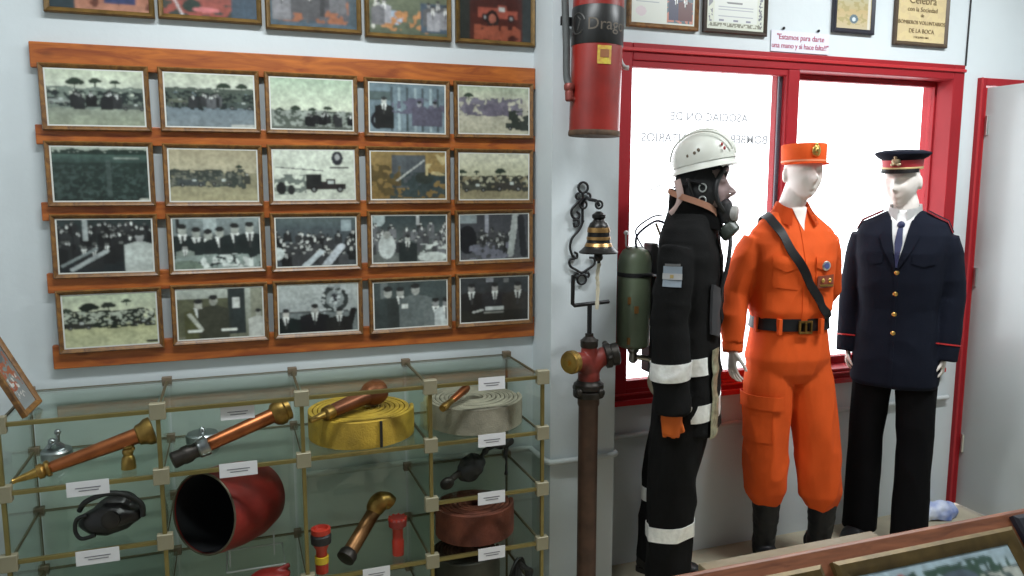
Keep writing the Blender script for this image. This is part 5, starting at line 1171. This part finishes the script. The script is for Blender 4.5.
boot(r, (-.105, .01), radians(6), M_blackrub, .2); boot(r, (.10, .15), radians(8), M_blackrub, .2)
bm = bmesh.new(); wr = V(arms[0][2]); loft(bm, [[wr + V((a * cos(t) * .8, a * sin(t), z)) for t in np.linspace(0, 2 * pi, 18, endpoint=False)] for z, a in ((.0, .042), (-.05, .043), (-.085, .038), (-.10, .034), (-.108, .02))])
for k in range(4): tube(bm, [wr + V((0, -.026 + .018 * k, -.085)), wr + V((0.006, -.024 + .017 * k, -.112 - .006 * (k % 2)))], [.011, .009], 10)
tube(bm, [wr + V((0, -.03, -.05)), wr + V((0, -.048, -.09))], [.012, .009], 10)
h = fuse(bm, .004, 2); obj('glove', h, mat('orange_glove', (.68, .13, .01), .7), r, 180, label='bright orange glove under the sleeve')
# hood, mask, visor, regulator
head_kids = set(r.children)
hc = V((0, -.015, 1.640)); bm = bmesh.new()
loft(bm, [ering(0, y, z, rx, ry, 2.1, 30) for z, rx, ry, y in ((1.49, .080, .082, .005), (1.53, .070, .078, .0), (1.57, .074, .092, -.006), (1.62, .083, .104, -.012), (1.68, .086, .108, -.010), (1.73, .075, .095, -.008), (1.755, .04, .05, -.005))]); h = fuse(bm, .005, 2)
bmesh.ops.delete(h, geom=[f for f in h.faces if (lambda c: c.y < -.062 and abs(c.x) < .066 and 1.575 < c.z < 1.725)(f.calc_center_median())], context='FACES')
wrinkle(h, .004, (12, 12, 14), 3); obj('hood', h, mat('black_hood', (.008, .008, .009), .7), r, 180)
bm = bmesh.new(); fr_ = []
for t in np.linspace(0, 2 * pi, 40, endpoint=False): fr_.append(V((.070 * cos(t), -.078 - .030 * (1 - cos(t) ** 2) - .012 * sin(t) * -1 * .2, 1.65 + .082 * sin(t))))
tube(bm, fr_ + [fr_[0]], .010, 10); obj('mask_frame', bm, M_blackrub, r)
bm = bmesh.new(); rings = []
for k in np.linspace(1, .05, 9): rings.append([V((q.x * k, -.078 - .030 * (1 - (q.x / .070 * 1) ** 2) * 1 - .042 * (1 - k * k), 1.65 + (q.z - 1.65) * k)) for q in fr_])
loft(bm, rings, caps=False); obj('visor', bm, glass_mat('visor_clear', (.75, .72, .73), 1.4), r, 60)
bm = bmesh.new(); tube(bm, smooth_path([(0, -.085, 1.60), (0, -.108, 1.565), (0, -.110, 1.530)]), [.034, .036, .038, .038, .038, .037, .036, .034, .034, .032, .030, .028, .028], 18); ball(bm, (0, -.10, 1.59), (.04, .035, .035), 2); h = fuse(bm, .004, 2); obj('nose_cup', h, M_blackrub, r, 180)
bm = bmesh.new(); lathe(bm, [(.016, 0), (.028, .004), (.030, .012), (.030, .028), (.024, .034), (.01, .036)], (0, -.122, 1.566), (0, -1, -.05), 26); obj('exhale_valve', bm, mat('valve_grey', (.30, .29, .27), .5), r)
bm = bmesh.new(); lathe(bm, [(.026, 0), (.036, .006), (.040, .02), (.040, .042), (.034, .05), (.015, .052)], (0, -.105, 1.525), (0, -.68, -.73), 28); obj('lung_demand_valve', bm, mat('regulator_green', (.035, .045, .035), .4), r)
bm = bmesh.new(); tube(bm, smooth_path([(-.01, -.13, 1.49), (-.035, -.135, 1.45), (-.05, -.13, 1.38), (-.055, -.112, 1.30), (-.06, -.105, 1.22)]), .008, 10); obj('air_hose', bm, M_blackrub, r)
for x, z in ((-.085, 1.615), (-.088, 1.66)):
    bm = bmesh.new(); tube(bm, [V((x, -.03 + .014 * cos(t), z + .014 * sin(t))) for t in np.linspace(0, 2 * pi, 16)], .003, 6); obj('strap_ring', bm, M_alu, r)
for pts in ([(-.089, -.03, 1.67), (-.095, .02, 1.68), (-.082, .085, 1.66)], [(-.089, -.03, 1.605), (-.09, .03, 1.60), (-.06, .09, 1.62)]):
    bm = bmesh.new(); tube(bm, smooth_path(pts), .008, 8, flat=.35); obj('mask_strap', bm, M_blackrub, r)
for o in set(r.children) - head_kids: o.location = (0, -.022, -.078)
# helmet
HT = Matrix.Translation((0, -.046, 1.660)) @ Matrix.Rotation(radians(-11), 4, 'X') @ Matrix.Diagonal((.90, .82, .96, 1))
bm = bmesh.new(); rings = []
for t in np.linspace(0, pi / 2, 14):
    rings.append([HT @ V((.128 * cos(a) * cos(t) ** .8, .005 + .152 * sin(a) * cos(t) ** .8, .012 + .122 * sin(t) ** .95)) for a in np.linspace(0, 2 * pi, 48, endpoint=False)])
loft(bm, rings, caps=False)
# inner shell
loft(bm, [[HT @ V((.122 * cos(a) * cos(t) ** .8, .005 + .146 * sin(a) * cos(t) ** .8, .012 + .116 * sin(t) ** .95)) for a in np.linspace(0, 2 * pi, 48, endpoint=False)] for t in np.linspace(0, pi / 2, 14)], caps=False)
obj('helmet_shell', bm, M_white, r, 60)
bm = bmesh.new(); i_, o_ = [], []
ring_a = []; 
for k, (e, z) in enumerate(((-.004, .018), (.0, .0), (.010, -.010), (.012, -.014), (.0, -.010), (-.006, .004))):
    ring_a.append([HT @ V(((.128 + e) * cos(a), .005 + (.152 + e * (2.6 if sin(a) < 0 else 1.4)) * sin(a), z)) for a in np.linspace(0, 2 * pi, 48, endpoint=False)])
loft(bm, ring_a + [ring_a[0]], caps=False); obj('helmet_brim', bm, M_white, r, 60)
bm = bmesh.new()
for s in (-1, 1): tube(bm, [HT @ V((s * (.05 + .035 * sin(t)), .005 - .150 * cos(t), .030 + .098 * sin(t))) for t in np.linspace(.1, pi - .1, 20)], .004, 8)
tube(bm, [HT @ V((0, .005 - .154 * cos(t), .012 + .128 * sin(t))) for t in np.linspace(.1, pi - .1, 20)], .005, 8)
obj('helmet_ridge', bm, M_white, r, 60)
for y_, z_ in ((.055, .045), (.02, .05), (.0, .058)):
    bm = bmesh.new(); x_ = -.128 * sqrt(max(0, 1 - (y_ / .152) ** 2)) * .955; lathe(bm, [(.006, -.004), (.006, .003), (.002, .004)], HT @ V((x_, y_, z_)), (-1, .1, .3), 12); obj('vent', bm, mat('vent_brown', (.10, .07, .04), .6), r)
for dy_, dz_ in ((0, 0), (-.010, -.016), (.010, -.016)):
    bm = bmesh.new(); ball(bm, HT @ V((-.086 + dy_ * .3, -.104 + dy_, .062 + dz_)), (.004, .005, .007), 2); obj('emblem_mark', bm, mat('emblem_red', (.35, .03, .03), .5), r)
head_kids = set(r.children)
bm = bmesh.new(); tube(bm, smooth_path([(-.118, .03, 1.66), (-.105, .02, 1.62), (-.095, .0, 1.57), (-.07, -.03, 1.54)]), .008, 8, flat=.3); obj('chin_strap', bm, M_blackrub, r)
bm = bmesh.new(); tube(bm, [(-.07, .13, 1.645), (-.075, .18, 1.622), (-.08, .235, 1.598)], .0022, 6); obj('neck_tie', bm, mat('pale_strap', (.55, .5, .45), .7), r)
bm = bmesh.new(); tube(bm, smooth_path([(-.105, .075, 1.655), (-.105, .06, 1.60), (-.095, .07, 1.56), (-.085, .1, 1.53)]), .014, 8, flat=.35); obj('neck_pad', bm, mat('pad_pink', (.50, .36, .33), .7), r)

for o in set(r.children) - head_kids: o.location = (.006, -.028, -.045)

# ---- breathing cylinder on his back
r = thing('breathing_cylinder', 'olive green air cylinder with harness carried on the back of the firefighter mannequin', 'air cylinder', (1.492, 2.715, .955))
bm = bmesh.new(); lathe(bm, [(.02, 0), (.05, .004), (.066, .016), (.0665, .03), (.0665, .345), (.062, .37), (.048, .393), (.025, .406), (.004, .41)], seg=40); obj('cylinder', bm, mat('olive_paint', (.14, .175, .11), .4, var=.12, vscale=8, coat=.2), r, 40)
bm = bmesh.new(); lathe(bm, [(.0665, .29), (.069, .291), (.069, .306), (.0665, .307)], seg=40, caps=False); tube(bm, smooth_path([(-.01, -.068, .3), (.04, -.06, .298), (.085, -.02, .29)]), .006, 8); obj('retaining_strap', bm, M_blackrub, r)
for z, a in ((.20, -.75), (.04, -.75), (.165, -.35)):
    c_ = V((.0665 * sin(a), -.0665 * cos(a), z)); obj('decal', boxes((tuple(c_ + V((-.008, -.003, -.014))), tuple(c_ + V((.008, .004, .014))))), mat('decal_tan', (.32, .16, .05), .5), r, None)
bm = bmesh.new(); lathe(bm, [(.022, 0), (.024, -.01), (.016, -.02), (.018, -.05), (.01, -.06)], seg=20); tube(bm, [(0, 0, -.035), (.05, -.02, -.04), (.07, -.03, -.05)], .011, 10); lathe(bm, [(.018, 0), (.02, .004), (.02, .022), (.014, .026)], (.068, -.03, -.05), (.6, -.5, -.2), 16); obj('valve', bm, mat('valve_chrome', (.5, .48, .42), .3, metal=1), r)
bm = bmesh.new(); tube(bm, smooth_path([(.03, -.01, .40), (-.01, -.02, .47), (.05, -.03, .52), (.10, -.03, .53)]), .0035, 8); tube(bm, smooth_path([(.0, -.02, .38), (-.01, -.03, .45), (.06, -.04, .505), (.10, -.05, .50)]), .005, 8); obj('shoulder_hose', bm, mat('blue_black_hose', (.03, .03, .06), .5), r)
bm = bmesh.new(); tube(bm, [(-.045, -.01, .41), (-.047, -.01, .455)], .004, 8); ball(bm, (-.047, -.01, .462), .009, 2); tube(bm, [(-.045, -.01, .41), (-.02, 0, .395)], .004, 8); obj('gauge_fitting', bm, M_alu, r)
bm = bmesh.new(); box(bm, (.055, -.035, -.10), (.085, .035, .42)); obj('back_plate', bm, M_blackrub, r, None, .006)
bm = bmesh.new(); tube(bm, smooth_path([(.07, -.03, -.08), (.05, -.05, -.14), (.075, -.07, -.18), (.10, -.06, -.12)]), .009, 8, flat=.4); obj('harness_strap', bm, mat('tan_strap', (.30, .26, .18), .7), r); bm = bmesh.new(); tube(bm, smooth_path([(.06, -.05, .5), (.085, -.07, .42), (.09, -.09, .36)]), .016, 8, flat=.3); obj('harness_strap', bm, mat('tan_strap', (.30, .26, .18), .7), r)

# ------------------------------------------------------------ lamps
for i, (x, y) in enumerate(((.2, 1.75), (2.7, 1.6))):
    r = thing('ceiling_lamp', 'white tube lamp fixed to the ceiling out of view', 'lamp', (x, y, 2.97), 0, 'ceiling lamps'); obj('housing', boxes(((-.62, -.09, -.03), (.62, .09, .03))), M_white, r, None, .005)
    l = bpy.data.lights.new('tube_light', 'AREA'); l.shape = 'RECTANGLE'; l.size = 1.2; l.size_y = .16; l.energy = (38, 60)[i]; l.color = (.93, .98, 1.0)
    lo = bpy.data.objects.new('tube_light', l); link(lo, r); lo.location = (0, 0, -.035)
W = bpy.data.worlds.new('sky'); SC.world = W; W.use_nodes = True
bg = W.node_tree.nodes['Background']; bg.inputs[0].default_value = (.95, .97, 1.0, 1); bg.inputs[1].default_value = 4.5
# ------------------------------------------------------------ camera
cam = bpy.data.cameras.new('camera'); co = bpy.data.objects.new('camera', cam); link(co)
co.location = (0, 0, 1.6); co.rotation_euler = (radians(90 - 7.5), 0, radians(-19.8))
cam.sensor_width = 36; cam.lens = 780 / 1024 * 36; cam.clip_start = .02
SC.camera = co
SC.view_settings.view_transform = 'Standard'; SC.view_settings.look = 'None'; SC.view_settings.gamma = 1; SC.view_settings.exposure = 0
try: SC.view_settings.use_curve_mapping = False
except Exception: pass
SC.cycles.max_bounces = 12; SC.cycles.transparent_max_bounces = 24
